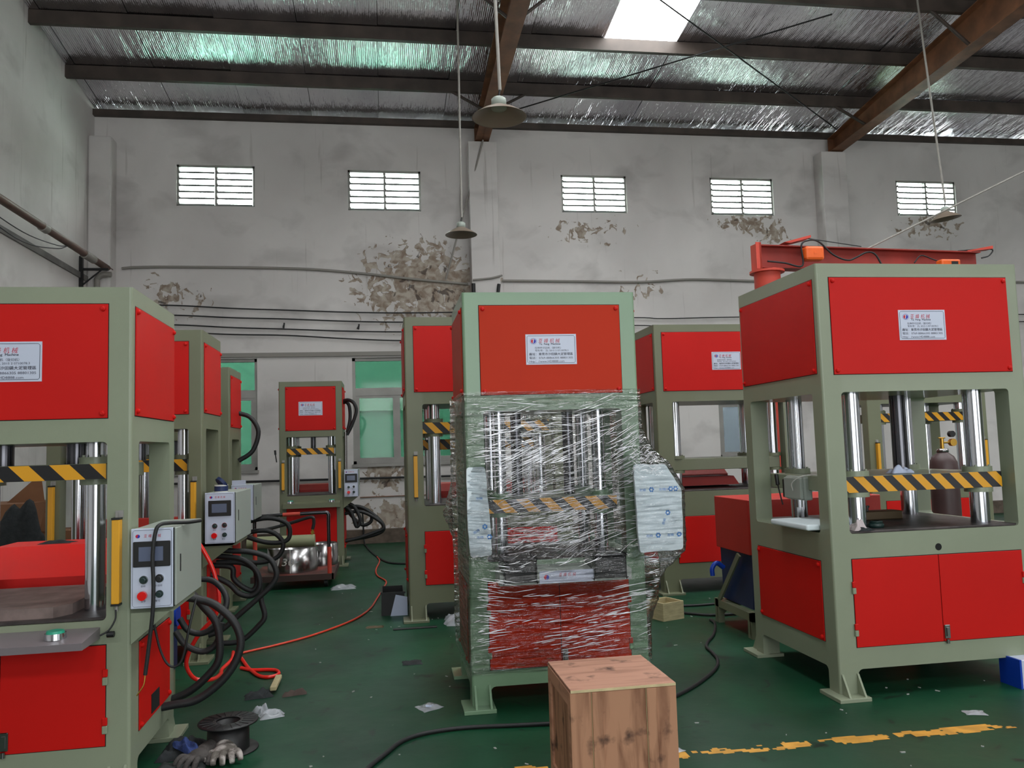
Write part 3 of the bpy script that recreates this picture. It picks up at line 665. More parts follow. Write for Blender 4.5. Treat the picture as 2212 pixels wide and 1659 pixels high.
# right-hand big press
X0, Y0 = 2.573, 4.463
pR = press('trimming_press', 'large press with open red-framed front at the right edge, nearest on the right', (X0, Y0, 0), 0, 1.355, 1.077, 2.545, 2.459, 1.874, 1.768, .932, .785, .281, .157, .082, .12, 1.165,
    cr=.055, cx=.26, cy=(.145, .24), rams=2, ram_r=.05, stripes=2, tape=m_hazard, collar_r=.085, fm=m_green)
part('frame_hole', MB().cyl((3.259 - X0, -.0015, .831), (3.259 - X0, .01, .831), .021, 18), m_dark, pR)
# centre press under film
pC = press('trimming_press', 'press in the middle wrapped in clear stretch film, with foam over its sides', (.478, 4.797, 0), -.006, 1.067, .78, 2.435, 2.354, 1.815, 1.719, .833, .718, .218, .123, .1, .11, 1.109, bar=.082, fm=m_green_c, rm=m_redo,
    cr=.04, cx=.22, rams=2, ram_r=.035)
tr = palm_tray(pC, .155, .92, 0, -.2, .80, (.27, .79), m_boxgrey, True)
st = part('tray_sticker', MB().box(.38, .70, -.205, -.2, .728, .795), m_plate, tr, 'white sticker with red lettering on the tray')
for me_, m_x, dx, dz, sc in ((me_nred, m_inkred, .55, .745, .75), ):
    q_ = part('red_lettering', me_, m_x, st); q_.location = (dx, -.2057, dz - .012); q_.scale = (sc, sc, sc)
q_ = part('emblem', me_er, m_inkred, st); q_.location = (.42, -.2057, .762); q_ = part('emblem', me_eb, m_inkblue, st); q_.location = (.42, -.2057, .762)
# left near press
XLp = -1.152 - 1.085
pL = press('trimming_press', 'nearest press at the left edge with a black cable over its control box', (XLp, 4.0, 0), .006, 1.085, .807, 2.307, 2.226, 1.694, 1.585, .775, .666, .223, .125, .105, .105, 1.412, bar=.073,
    cr=.045, cx=.228, cy=(.235, .2), rams=2, ram_r=.047, tape=m_hazard_wide, curtains=((1.03, .852, 1.228), (.055, .852, 1.228)), collar_r=.075)
control_box(pL, 1.095, 1.29, -.04, .50, .825, 1.183)
part('box_bracket', MB().prism([(1.085, .66), (1.285, .826), (1.085, .826)], 1, .0, .02).box(1.085, 1.27, .0, .44, .80, .826), m_green, pL)
palm_tray(pL, .14, .955, 0, -.23, .742, (.815, .28), mat('tray_grey', (120, 112, 116), .4, var=.04), lip=.045)
part('lower_die', MB().prism([(.1, .05), (.735, .06), (.79, .14), (.79, .74), (.1, .74)], 2, .789, .838), mat('die_plate_steel', (124, 108, 104), .5, metal=.3, var=.3, vscale=9, bump=.1, bscale=30), pL, 'worn flat steel die plate')
# left second press
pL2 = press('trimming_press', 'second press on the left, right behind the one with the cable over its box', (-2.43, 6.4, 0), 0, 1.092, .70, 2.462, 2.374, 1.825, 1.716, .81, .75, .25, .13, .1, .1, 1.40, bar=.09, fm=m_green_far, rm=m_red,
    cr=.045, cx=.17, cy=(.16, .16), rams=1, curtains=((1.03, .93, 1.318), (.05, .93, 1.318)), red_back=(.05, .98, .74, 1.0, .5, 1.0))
control_box(pL2, 1.127, 1.35, -.1, .56, .865, 1.236)
part('box_bracket', MB().prism([(1.092, .68), (1.34, .866), (1.092, .866)], 1, -.02, .0).box(1.092, 1.33, -.02, .5, .84, .866), m_green_far, pL2)
# left third press
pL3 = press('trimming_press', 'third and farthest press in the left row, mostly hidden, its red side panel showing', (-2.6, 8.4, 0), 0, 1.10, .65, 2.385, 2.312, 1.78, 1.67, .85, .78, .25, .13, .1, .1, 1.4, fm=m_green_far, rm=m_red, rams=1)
control_box(pL3, 1.12, 1.34, -.05, .42, .87, 1.215)
# small press by the wall
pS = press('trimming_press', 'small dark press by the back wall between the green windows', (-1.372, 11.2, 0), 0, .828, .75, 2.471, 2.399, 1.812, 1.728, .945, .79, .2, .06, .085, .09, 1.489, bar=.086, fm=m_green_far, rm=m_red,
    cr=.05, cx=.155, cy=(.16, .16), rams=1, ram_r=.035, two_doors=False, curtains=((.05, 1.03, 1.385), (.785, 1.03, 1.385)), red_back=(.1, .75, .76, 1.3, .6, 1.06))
control_box(pS, .845, 1.04, -.05, .3, .912, 1.275)
part('box_bracket', MB().prism([(.828, .76), (1.03, .913), (.828, .913)], 1, 0, .02), m_green_far, pS)
palm_tray(pS, .06, .79, 0, -.15, .865, (.15, .68), m_green_far)
part('lever', MB().cyl((-.03, -.02, 1.40), (-.045, -.02, 1.50), .008, 6).cyl((-.045, -.02, 1.50), (-.05, -.02, 1.56), .014, 8), m_black, pS)
part('hose_pipe', MB().cyl((.86, .1, 1.27), (.865, .1, 1.78), .022, 10), m_steel2, pS)
# press behind the wrapped one, on its left
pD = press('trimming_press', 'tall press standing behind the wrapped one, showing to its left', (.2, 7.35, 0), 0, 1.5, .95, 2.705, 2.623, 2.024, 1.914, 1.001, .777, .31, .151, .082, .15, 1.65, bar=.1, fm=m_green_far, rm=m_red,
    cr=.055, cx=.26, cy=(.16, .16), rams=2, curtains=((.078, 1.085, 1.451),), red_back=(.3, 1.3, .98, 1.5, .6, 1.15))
part('lower_bar', MB().rbox(.16, 1.34, .60, .8, 1.50, 1.60, .004, 1), m_hazard, pD)
# press between
pE = press('trimming_press', 'dim-toned green press with a plain green crossbar, between the wrapped and the right-hand press', (2.727, 7.87, 0), 0, 1.53, .95, 2.70, 2.621, 2.021, 1.913, 1.004, .756, .299, .141, .082, .165, 1.213, bar=.117, fm=m_green_far, rm=m_red,
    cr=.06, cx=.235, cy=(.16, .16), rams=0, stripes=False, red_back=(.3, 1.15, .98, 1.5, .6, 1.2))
part('lower_die', MB().prism([(.25, 1.04), (1.0, 1.04), (.94, 1.13), (.25, 1.13)], 1, .35, .75), m_pinkred, pE, 'salmon red die block')
# far right press seen through the big one
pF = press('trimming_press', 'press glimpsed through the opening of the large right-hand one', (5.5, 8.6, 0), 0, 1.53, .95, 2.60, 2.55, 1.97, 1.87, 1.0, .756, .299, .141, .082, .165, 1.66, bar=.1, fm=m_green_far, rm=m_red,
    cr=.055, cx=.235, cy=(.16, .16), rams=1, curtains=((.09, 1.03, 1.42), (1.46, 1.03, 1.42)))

# hoses belonging to presses
hoses(pL, [[(-1.30, 4.75, .16), (-1.086, 4.75, .222), (-.966, 4.75, .311), (-.905, 4.75, .406), (-.917, 4.75, .58), (-.989, 4.75, .684), (-1.05, 4.72, .763), (-1.15, 4.7, .79)],
    [(-1.25, 4.55, .21), (-1.1, 4.55, .225), (-.971, 4.55, .247), (-.832, 4.55, .354), (-.762, 4.55, .492), (-.785, 4.55, .613), (-.878, 4.55, .714), (-.971, 4.55, .756), (-1.1, 4.5, .79)]], .021)
hoses(pL, [[(-1.146, 4.9, .60), (-1.10, 4.9, .53), (-1.02, 4.9, .51), (-.94, 4.9, .56), (-.90, 4.95, .68), (-.98, 5., .78), (-1.1, 5., .80)],
    [(-1.146, 4.8, .55), (-1.09, 4.8, .47), (-1.0, 4.8, .43), (-.93, 4.8, .47), (-.90, 4.8, .58)]], .017)
hoses(pL2, [[(-1.34, 6.6, .80), (-1.18, 6.6, .775), (-1.033, 6.6, .76), (-.895, 6.6, .707), (-.837, 6.6, .598), (-.862, 6.6, .512), (-.966, 6.6, .412), (-1.104, 6.6, .298), (-1.24, 6.6, .185), (-1.34, 6.6, .15)],
    [(-1.34, 6.8, .72), (-1.206, 6.8, .698), (-1.1, 6.8, .667), (-1.012, 6.8, .579), (-.995, 6.8, .469), (-.978, 6.8, .342), (-.954, 6.8, .232), (-.997, 6.8, .163), (-1.138, 6.8, .05), (-1.312, 6.8, .04)],
    [(-1.34, 6.7, .66), (-1.188, 6.7, .638), (-1.171, 6.7, .549), (-1.102, 6.7, .481), (-1.033, 6.7, .452), (-.997, 6.7, .503), (-1.014, 6.7, .611), (-1.119, 6.7, .67), (-1.3, 6.7, .68)],
    [(-1.34, 6.65, .6), (-1.2, 6.65, .52), (-1.12, 6.65, .44), (-1.03, 6.65, .42), (-.97, 6.65, .48), (-.99, 6.65, .6), (-1.1, 6.65, .70), (-1.3, 6.65, .74)]], .021)
hoses(pS, [[(-.56, 11.4, 2.20), (-.47, 11.35, 2.22), (-.389, 11.3, 2.17), (-.36, 11.3, 2.054), (-.425, 11.3, 1.864), (-.49, 11.3, 1.74)],
    [(-.56, 11.5, 2.19), (-.49, 11.4, 2.19), (-.453, 11.4, 2.12), (-.449, 11.4, 1.95), (-.49, 11.35, 1.76)],
    [(-.56, 11.5, .726), (-.40, 11.5, .76), (-.259, 11.5, .714), (-.06, 11.5, .547), (-.024, 11.5, .419), (-.202, 11.5, .345), (-.56, 11.5, .30)],
    [(-.56, 11.6, .76), (-.421, 11.6, .587), (-.30, 11.6, .49), (-.19, 11.6, .54), (-.20, 11.6, .66), (-.30, 11.6, .72), (-.56, 11.6, .75)],
    [(-.56, 11.4, .67), (-.319, 11.4, .692), (-.08, 11.4, .56), (-.02, 11.4, .46), (-.12, 11.4, .41), (-.35, 11.4, .34), (-.56, 11.4, .30)],
    [(-.56, 11.3, .80), (-.45, 11.3, .70), (-.38, 11.3, .5), (-.33, 11.3, .6), (-.42, 11.3, .78), (-.56, 11.3, .83)]], .024)
hoses(pL3, [[(-1.5, 8.9, 1.95), (-1.38, 8.9, 1.9), (-1.30, 8.9, 1.75), (-1.36, 8.9, 1.55), (-1.5, 8.9, 1.45)], [(-1.5, 8.8, .8), (-1.2, 8.8, .85), (-1.0, 8.8, .78), (-1.0, 8.8, .62), (-1.2, 8.8, .6), (-1.5, 8.8, .7)],
    [(-1.5, 8.8, .7), (-1.2, 8.8, .72), (-1.05, 8.8, .6), (-1.1, 8.8, .45), (-1.3, 8.8, .4), (-1.5, 8.8, .45)]], .024)

# ------------------------------------------------------------------ foam sheets and film round the centre press
def slab(poly, y0, y1, wob=.006):
    """foam sheet standing in the x-z plane, softly rounded outline"""
    pts = []
    n = len(poly)
    for i in range(n):
        a = Vector(poly[i]); p = Vector(poly[i - 1]); q = Vector(poly[(i + 1) % n]); r = .02
        u = (p - a).normalized() * r; v = (q - a).normalized() * r
        for t in (0, .33, .66, 1): pts.append(tuple((a + u) * (1 - t) ** 2 + 2 * a * t * (1 - t) + (a + v) * t * t))
        e = a + v; g = q - (q - a).normalized() * r
        for t in (.25, .5, .75): pts.append((e.x + (g.x - e.x) * t + random.uniform(-wob, wob) * .5, e.y + (g.y - e.y) * t + random.uniform(-wob, wob) * .5))
    pts = [(p[0], p[1]) for p in pts]
    return MB().prism(pts, 1, y0, y1)
def marks(root, spots, y):
    for (x, z, ang, s_) in spots:
        mb = MB()
        for k in range(6):
            a = k * PI / 3 + ang; cx, cz = x + .011 * s_ * math.cos(a), z + .011 * s_ * math.sin(a)
            mb.add([(cx + .006 * s_ * math.cos(t), y, cz + .006 * s_ * math.sin(t)) for t in [2 * PI * i / 6 for i in range(6)]], [tuple(range(6))])
        part('blue_mark', mb, m_foamink, root)
        o = part('pale_lettering', me_foam, m_foamink, root); o.location = (x - .075 * math.cos(ang), y, z - .008 - .07 * math.sin(ang)); o.rotation_euler = (0, -ang, 0)
f1 = solo('foam_sheet', slab([(.476, 1.392), (.585, 1.393), (.602, 1.15), (.614, .878), (.488, .868), (.474, 1.1)], 4.762, 4.785), m_foam, 'narrow white foam strip on the left edge of the film-wrapped press', 'foam', 'foam sheets on the wrapped press')
marks(f1, ((.575, 1.045, .5, 1), (.60, .985, 0, 1), (.60, 1.21, 0, .01)), 4.761)
f2 = solo('foam_sheet', slab([(1.469, 1.377), (1.664, 1.372), (1.758, 1.22), (1.752, .866), (1.484, .856), (1.474, 1.1)], 4.690, 4.715), m_foam, 'wide white foam sheet with a cut corner on the right of the wrapped press', 'foam', 'foam sheets on the wrapped press')
marks(f2, ((1.57, 1.225, 0, 1), (1.69, 1.225, 0, 1), (1.665, 1.085, 1.2, 1), (1.60, .955, 0, 1), (1.73, .955, 0, 1), (1.72, 1.225, 0, 1)), 4.689)
part('control_box', MB().rbox(1.075, 1.265, -.07, .42, .87, 1.23, .004, 1), m_boxgrey, pC, 'grey control box hidden behind foam')
def film():
    V = []; Fa = []; NZ = 190; NU = 300
    def ls(z, tab):
        if z >= tab[0][0]: return tab[0][1]
        for (a, va), (b_, vb) in zip(tab, tab[1:]):
            if z >= b_: return vb + (va - vb) * (z - b_) / (a - b_)
        return tab[-1][1]
    zt, zb_ = 1.835, .20
    for i in range(NZ + 1):
        z = zt + (zb_ - zt) * i / NZ
        xl = ls(z, [(1.9, .466), (1.5, .462), (1.38, .45), (1.1, .372), (.93, .43), (.7, .462), (.2, .464)])
        xrf = ls(z, [(1.9, 1.556), (1.6, 1.560), (1.5, 1.60), (1.36, 1.70), (1.22, 1.775), (.86, 1.765), (.78, 1.62), (.68, 1.565), (.2, 1.56)])
        xrb = ls(z, [(1.9, 1.556), (1.6, 1.57), (1.4, 1.72), (.9, 1.80), (.72, 1.83), (.45, 1.80), (.25, 1.66), (.2, 1.6)])
        yf = ls(z, [(1.9, 4.782), (1.44, 4.775), (1.39, 4.745), (.92, 4.735), (.9, 4.66), (.86, 4.575), (.72, 4.575), (.62, 4.72), (.52, 4.775), (.2, 4.782)])
        yfr = ls(z, [(1.9, 4.782), (1.44, 4.76), (1.39, 4.67), (.85, 4.67), (.80, 4.60), (.72, 4.62), (.6, 4.74), (.5, 4.77), (.2, 4.782)])
        pts = [(.468, min(4.782, yf + .03)), (.62, yf), (1.40, yf), (1.47 if xrf > 1.62 else xrf - .05, yfr), (xrf - .01, yfr), (xrf, yfr + .03), (xrb, 5.35), (1.56, 5.60), (.46, 5.60), (xl, 5.2)]
        if xl > .46: pts[-1] = (.466, 5.2)
        P = [Vector(p) for p in pts]; n = len(P); seg = [(P[(k + 1) % n] - P[k]).length for k in range(n)]; tot = sum(seg)
        us = (0.12, .62, .05, .13, .02, .35, .15, .35, .3, .3); cnt = [max(2, int(NU * u / sum(us))) for u in us]
        ring = []
        for k in range(n):
            for j in range(cnt[k]): ring.append(P[k].lerp(P[(k + 1) % n], j / cnt[k]))
        m_ = len(ring)
        for j, q in enumerate(ring):
            u = (ring[(j + 1) % m_] - ring[j - 1]); nrm = Vector((u.y, -u.x)).normalized()
            sk = z - (q.x - 1.) * .22
            d = .004 + .007 * abs(noise.noise(Vector((q.x * 3, q.y * 3, sk * 34)))) + .004 * noise.noise(Vector((q.x * 9, q.y * 9, (z + q.x * .1) * 60))) + .01 * max(0, noise.noise(Vector((q.x * 4, q.y * 4, z * 5))))
            V.append((q.x + nrm.x * d, q.y + nrm.y * d, z + (.012 * noise.noise(Vector((q.x * 2, q.y * 2, 0))) if i in (0, NZ) else 0)))
        nr = m_
    for i in range(NZ):
        for j in range(nr): Fa.append((i * nr + j, (i + 1) * nr + j, (i + 1) * nr + (j + 1) % nr, i * nr + (j + 1) % nr))
    return MB().add(V, Fa, True)
fo = solo('stretch_film', film(), m_film, 'clear crinkled stretch film wound round the middle press', 'plastic film')

m_glint = mat('film_glint_white', (246, 246, 252), .15, metal=.3, spec=.8)
def folds():  # white strands shaped as highlight streaks along the film's folds
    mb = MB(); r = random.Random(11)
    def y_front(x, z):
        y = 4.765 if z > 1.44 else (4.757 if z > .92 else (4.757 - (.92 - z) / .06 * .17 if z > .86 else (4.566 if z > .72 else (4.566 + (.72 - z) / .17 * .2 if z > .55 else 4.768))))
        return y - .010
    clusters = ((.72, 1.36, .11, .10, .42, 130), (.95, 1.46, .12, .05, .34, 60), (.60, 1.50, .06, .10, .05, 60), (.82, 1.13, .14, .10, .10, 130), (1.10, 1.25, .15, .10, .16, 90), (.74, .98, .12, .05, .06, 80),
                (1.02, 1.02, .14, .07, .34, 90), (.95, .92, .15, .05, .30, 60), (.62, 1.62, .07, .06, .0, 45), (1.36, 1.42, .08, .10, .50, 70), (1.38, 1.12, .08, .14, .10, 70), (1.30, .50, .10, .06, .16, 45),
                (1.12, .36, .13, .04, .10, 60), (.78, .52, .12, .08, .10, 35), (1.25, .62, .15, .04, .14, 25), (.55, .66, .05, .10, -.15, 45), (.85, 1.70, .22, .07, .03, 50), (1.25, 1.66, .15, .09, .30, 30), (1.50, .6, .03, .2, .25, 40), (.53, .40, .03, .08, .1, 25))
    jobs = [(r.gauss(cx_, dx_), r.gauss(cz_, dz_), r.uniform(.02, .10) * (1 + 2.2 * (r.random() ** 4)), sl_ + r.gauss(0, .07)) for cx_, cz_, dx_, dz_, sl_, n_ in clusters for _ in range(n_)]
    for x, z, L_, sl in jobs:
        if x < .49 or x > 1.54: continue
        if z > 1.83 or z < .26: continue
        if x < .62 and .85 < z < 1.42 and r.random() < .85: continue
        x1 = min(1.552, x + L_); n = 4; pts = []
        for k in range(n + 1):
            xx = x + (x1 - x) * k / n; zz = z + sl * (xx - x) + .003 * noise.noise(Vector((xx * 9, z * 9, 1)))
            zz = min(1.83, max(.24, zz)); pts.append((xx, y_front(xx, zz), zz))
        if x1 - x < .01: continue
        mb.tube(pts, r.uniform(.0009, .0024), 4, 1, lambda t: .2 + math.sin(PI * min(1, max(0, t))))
    # glint strands fanning over the right foam sheet and the corner above it
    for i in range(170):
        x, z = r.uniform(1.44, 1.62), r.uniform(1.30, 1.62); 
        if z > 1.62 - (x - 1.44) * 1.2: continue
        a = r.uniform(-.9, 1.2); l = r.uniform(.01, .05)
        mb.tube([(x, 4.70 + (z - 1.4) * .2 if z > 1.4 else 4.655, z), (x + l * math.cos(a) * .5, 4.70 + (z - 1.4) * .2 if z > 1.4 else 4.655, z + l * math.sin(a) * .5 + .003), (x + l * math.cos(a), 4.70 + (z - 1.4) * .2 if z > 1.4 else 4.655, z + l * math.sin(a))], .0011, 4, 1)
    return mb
part('glint_folds', folds(), m_glint, fo, 'white strands added as glints on the folded film', 'stuff')

# ------------------------------------------------------------------ extras on the big right press
t = thing('limit_box', 'grey junction box with thin wire hanging inside the right-hand press', 'junction box', (2.70, 5.05, 1.1))
part('housing', MB().rbox(-.03, .03, -.13, .12, 0, .155, .012, 2), m_boxgrey, t)
part('cover', MB().rbox(-.05, -.03, -.12, .10, .01, .145, .004, 1), m_boxgrey, t)
part('black_strip', MB().rbox(-.035, .0, .12, .15, .01, .13, .003, 1), m_black, t)
part('wire', MB().tube([(-.05, -.02, .06), (-.06, -.03, .11), (-.04, -.1, .15), (0, -.16, .165), (.05, -.3, .16)], .003, 6), m_cream, t)
part('pin', MB().cyl((0, 0, 0), (0, 0, -.05), .02, 12), m_chrome, t)
t.location.z = 1.10
part('lever', MB().cyl((2.66 - X0, 5.27 - Y0, 1.26), (2.66 - X0, 5.255 - Y0, 1.19), .014, 8).cyl((2.66 - X0, 5.255 - Y0, 1.19), (2.66 - X0, 5.2 - Y0, 1.06), .005, 6), m_black, pR)
part('column_bracket', MB().box(.1, .2, .55, .65, 1.165, 1.20), m_green, pR)
solo('foam_block', MB().rbox(2.50, 2.78, 4.60, 5.07, .946, .982, .012, 3), m_foam, 'flat white foam block on the left ledge of the right-hand press', 'foam')
for (x0, x1, y0, y1, h, lab) in ((2.98, 3.42, 5.02, 5.14, .055, 'brown steel die bar with black bolts, on the right-hand press table'),):
    t = thing('die_bar', lab, 'die block', (x0, y0, .946))
    part('bar', MB().rbox(0, x1 - x0, 0, y1 - y0, 0, h, .004, 1), m_brownmetal, t)
    for i in range(3): part('bolt', MB().cyl((.08 + i * .07, .06, h), (.08 + i * .07, .06, h + .022), .011, 8).cyl((.08 + i * .07, .06, h + .022), (.08 + i * .07, .06, h + .036), .017, 8), m_black, t)
solo('tape_coil', MB().lathe([(.03, 0), (.045, .002), (.047, .02), (.04, .03), (.025, .026), (.024, .004), (.03, 0)], (2.95, 4.60, .946), 20).lathe([(.02, .03), (.038, .03), (.038, .04), (.02, .04)], (2.955, 4.605, .946), 20), m_knob, 'small coil lying on the right-hand press table', 'coil')
def crumple(cx, cy, cz, sx, sy, h, seed, n=18, rot=0., pow_=1.):
    v = []; f = []
    for i in range(n + 1):
        for j in range(n + 1):
            u, w_ = i / n * 2 - 1, j / n * 2 - 1
            e = 1 + .25 * noise.noise(Vector((u * 1.3 + seed, w_ * 1.3, 3)))
            x, y = u * sx * e, w_ * sy * (1 + .25 * noise.noise(Vector((w_ * 1.3, u * 1.3 + seed, 7))))
            k = max(0, 1 - (max(abs(u), abs(w_))) ** 3)
            z = h * (.3 + .7 * (.5 + noise.noise(Vector((u * 1.6 + seed, w_ * 1.6, 0)))) + .18 * noise.noise(Vector((u * 4, w_ * 4, seed))) + .06 * noise.noise(Vector((u * 9, w_ * 9, seed)))) * k ** pow_
            v.append((cx + x * math.cos(rot) - y * math.sin(rot), cy + x * math.sin(rot) + y * math.cos(rot), cz + max(0.001, z)))
    for i in range(n):
        for j in range(n): a = i * (n + 1) + j; f.append((a, a + n + 1, a + n + 2, a + 1))
    return MB().add(v, f, True)
solo('rag', crumple(3.22, 4.72, 1.263, .075, .04, .05, 4), m_paper, 'pale blue-white scrap lying on the striped bar of the right-hand press', 'rag')
solo('rag', crumple(2.78, 4.52, .946, .045, .05, .06, 9), mat('pinkish_cloth', (190, 178, 180), .9), 'pinkish crumpled cloth in the front-left corner of the right-hand press table', 'rag')
solo('rag', crumple(2.80, 4.475, .946, .05, .028, .022, 12), m_darkcloth, 'dark cloth under the pinkish one on the right-hand press table', 'rag')

# ------------------------------------------------------------------ power units behind the presses
t = thing('power_unit', 'red and dark blue hydraulic unit on a grey stand beside the right-hand press', 'hydraulic unit', (2.75, 5.95, 0))
part('cover', MB().rbox(0, 1.12, .0, .63, .62, 1.04, .004, 1), m_pinkred, t, 'red upper cover')
part('tank', MB().prism([(.05, .2), (.60, .2), (.62, .62), (.0, .62)], 0, .03, 1.08), m_blue, t, 'dark blue tank')
part('stand', MB().box(-.03, 0.03, -.05, .66, .13, .19).box(1.04, 1.1, -.05, .66, .13, .19).box(-.03, 1.1, .58, .64, .13, .19).box(-.03, 1.1, -.05, .0, .13, .19), m_green_far, t)
for a, b_ in ((-.03, .58), (1.04, .58), (-.03, -.04), (1.04, -.04)): part('foot', MB().box(a, a + .05, b_, b_ + .07, 0, .13).prism([(a, .13), (a + .13, .13), (a, .02)], 1, b_ + .02, b_ + .03), m_green_far, t)
part('brace', MB().prism([(.60, .19), (.54, .19), (.12, .60), (.17, .62)], 0, -.03, -.015), m_green_far, t)
part('hose_end', MB().tube([(-.0, .5, .46), (-.06, .5, .50), (-.10, .5, .46), (-.10, .5, .40)], .02, 8), m_bluebright, t, 'bright blue plastic hose end')
t = thing('power_unit', 'red sloping hydraulic unit cover seen through the nearest left press', 'hydraulic unit', (-2.3, 4.90, 0))
part('cover', MB().prism([(0, .80), (0, .865), (.42, 1.0), (.74, 1.0), (.74, .80)], 0, 0, 1.0), mat('bright_red_cover', (214, 26, 22), .45), t)
part('tank', MB().rbox(.03, .97, .02, .72, .16, .80, .01, 1), m_blue, t)
part('motor', MB().cyl((.96, .1, .60), (1.12, .1, .60), .06, 20), m_bluebright, t, 'blue motor end')
part('stand', MB().box(.04, .10, .02, .7, 0, .16).box(.9, .96, .02, .7, 0, .16), m_green_far, t)
solo('cardboard_scrap', crumple(-2.0, 5.45, 1.0, .10, .05, .02, 3), m_darkcloth, 'dark flat scrap on top of the red sloping cover', 'scrap')
part('hose_port', MB().box(1.0855, 1.0945, .325, .465, .255, .345), m_dark, pL, 'black rectangular hose opening')

# ------------------------------------------------------------------ jib crane
t = thing('jib_crane', 'red jib crane with a level I-beam above the right-hand press', 'crane', (4.62, 9.1, 0))
part('mast', MB().cyl((0, 0, 0), (0, 0, 3.52), .155, 28), m_mast, t)
part('mast_flange', MB().cyl((0, 0, 3.505), (0, 0, 3.53), .205, 28), m_mast, t); part('foot_flange', MB().cyl((0, 0, 0), (0, 0, .02), .28, 28), m_mast, t)
part('bearing', MB().cyl((.05, 0, 3.53), (.05, 0, 3.56), .09, 20), m_mast, t)
bm_ = MB().box(-.12, 3.05, -.008, .008, 3.565, 3.825).box(-.12, 3.05, -.09, .09, 3.555, 3.567).box(-.12, 3.05, -.09, .09, 3.823, 3.837)
bo = part('beam', bm_, m_crane, t); bo.rotation_euler = (0, 0, .085)
eo = part('end_plate', MB().box(-.19, -.12, -.10, -.088, 3.54, 3.86).box(-.145, -.12, -.1, .1, 3.54, 3.86), m_mast, t)
part('top_lug', MB().prism([(.28, 3.86), (.55, 3.93), (.55, 3.96), (.20, 3.87)], 1, -.09, .09), m_mast, t)
eo.rotation_euler = (0, 0, .085)
so = part('stop_lug', MB().prism([(2.88, 3.84), (3.28, 3.89), (3.28, 3.93), (2.88, 3.855)], 1, -.06, .06), m_mast, t); so.rotation_euler = (0, 0, .085)
part('hoist_motor', MB().rbox(.39, .63, -.24, -.11, 3.62, 3.79, .03, 2).box(.49, .53, -.243, -.24, 3.69, 3.72), m_orange, t, 'orange hoist motor housing')
part('hoist_motor', MB().rbox(2.20, 2.46, -.2, -.08, 3.53, 3.65, .02, 2), m_orange, t, 'orange hoist housing at the far end')
part('hoist_window', MB().box(2.33, 2.42, -.203, -.2, 3.56, 3.62), m_black, t)
part('cable', MB().tube([(-.06, -.15, 3.619), (.16, -.15, 3.598), (.365, -.18, 3.56), (.356, -.2, 3.80), (.44, -.2, 3.86), (.58, -.2, 3.85), (.76, -.2, 3.692), (.94, -.2, 3.625), (1.06, -.2, 3.66), (1.2, -.2, 3.723), (1.31, -.2, 3.70), (1.40, -.2, 3.55)], .011, 6), m_rubber, t)
part('cable', MB().tube([(1.97, 0, 3.643), (2.07, 0, 3.738), (2.23, 0, 3.69), (2.35, -.05, 3.63)], .008, 6), m_rubber, t)
part('cable', MB().cyl((.5, -.05, 3.93), (1.25, -.02, 3.84), .006, 5), m_rubber, t)
part('cable', MB().tube([(2.75, .2, 3.85), (3.1, .22, 3.88), (3.28, .24, 3.88), (3.22, .24, 3.80), (3.08, .2, 3.76)], .009, 6), m_rubber, t)

# gas cylinder
t = thing('gas_cylinder', 'maroon gas cylinder with brass regulator, seen through the right-hand press', 'gas cylinder', (5.225, 7.0, 0))
part('body', MB().lathe([(0, 0), (.115, 0), (.125, .02), (.125, 1.17), (.118, 1.24), (.095, 1.29), (.05, 1.325), (.045, 1.34), (0, 1.34)], n=28), m_gas, t)
part('neck_ring', MB().lathe([(.045, 1.33), (.055, 1.335), (.05, 1.36), (.02, 1.365), (0, 1.365)], n=20), m_steel2, t)
part('valve', MB().cyl((0, 0, 1.36), (0, 0, 1.46), .018, 10).cyl((-.035, 0, 1.465), (.035, 0, 1.465), .006, 8).cyl((0, 0, 1.42), (.10, 0, 1.42), .009, 8), m_brass, t)
part('gauge', MB().cyl((.11, -.02, 1.42), (.11, .02, 1.42), .035, 16), m_brass, t); part('gauge', MB().cyl((.105, -.02, 1.50), (.105, .02, 1.50), .03, 16), m_black, t, 'dark gauge')

# ------------------------------------------------------------------ wooden crates
t = thing('wooden_crate', 'closed plywood crate in the foreground before the wrapped press', 'crate', (.742, 3.352, 0), .0)
W_, D_, H_ = .443, .46, .50
part('inner_box', MB().box(.012, W_ - .012, .012, D_ - .012, 0, H_ - .014), m_woody, t)
part('top_board', MB().rbox(-.004, W_ + .004, -.004, D_ + .004, H_ - .014, H_, .0015, 1), m_woodx, t)
for x0, x1, y in ((-.006, .083, 0), (.085, .129, -.010), (.131, .317, .003), (.319, .361, -.008), (.363, W_ + .006, 0)): part('front_board', MB().rbox(x0, x1, y, .012, 0, H_ - .015, .001, 1), m_woodz, t)
part('edge_strip', MB().box(-.004, W_ + .004, -.0055, -.004, H_ - .0125, H_ - .002).box(.083, .0852, -.002, .01, 0, H_ - .016).box(.317, .3192, -.002, .01, 0, H_ - .016), m_woodedge, t, 'pale cut plywood edges')
for y0, y1, z0, z1, x in ((.0125, .05, 0, H_ - .015, -.006), (D_ - .05, D_, 0, H_ - .015, -.006), (.05, D_ - .05, H_ - .075, H_ - .015, -.006), (.05, D_ - .05, 0, .06, -.006)):
    part('side_batten', MB().rbox(x, .012, y0, y1, z0, z1, .001, 1), m_woody, t)
    part('side_batten', MB().rbox(W_ - .012, W_ - x, y0, y1, z0, z1, .001, 1), m_woody, t)
part('side_panel', MB().box(.004, .013, .05, D_ - .05, .06, H_ - .075), m_woodz, t)
part('side_panel', MB().box(W_ - .013, W_ - .004, .05, D_ - .05, .06, H_ - .075), m_woodz, t)
part('back_board', MB().box(.0, W_, D_ - .012, D_, 0, H_ - .015), m_woodz, t)
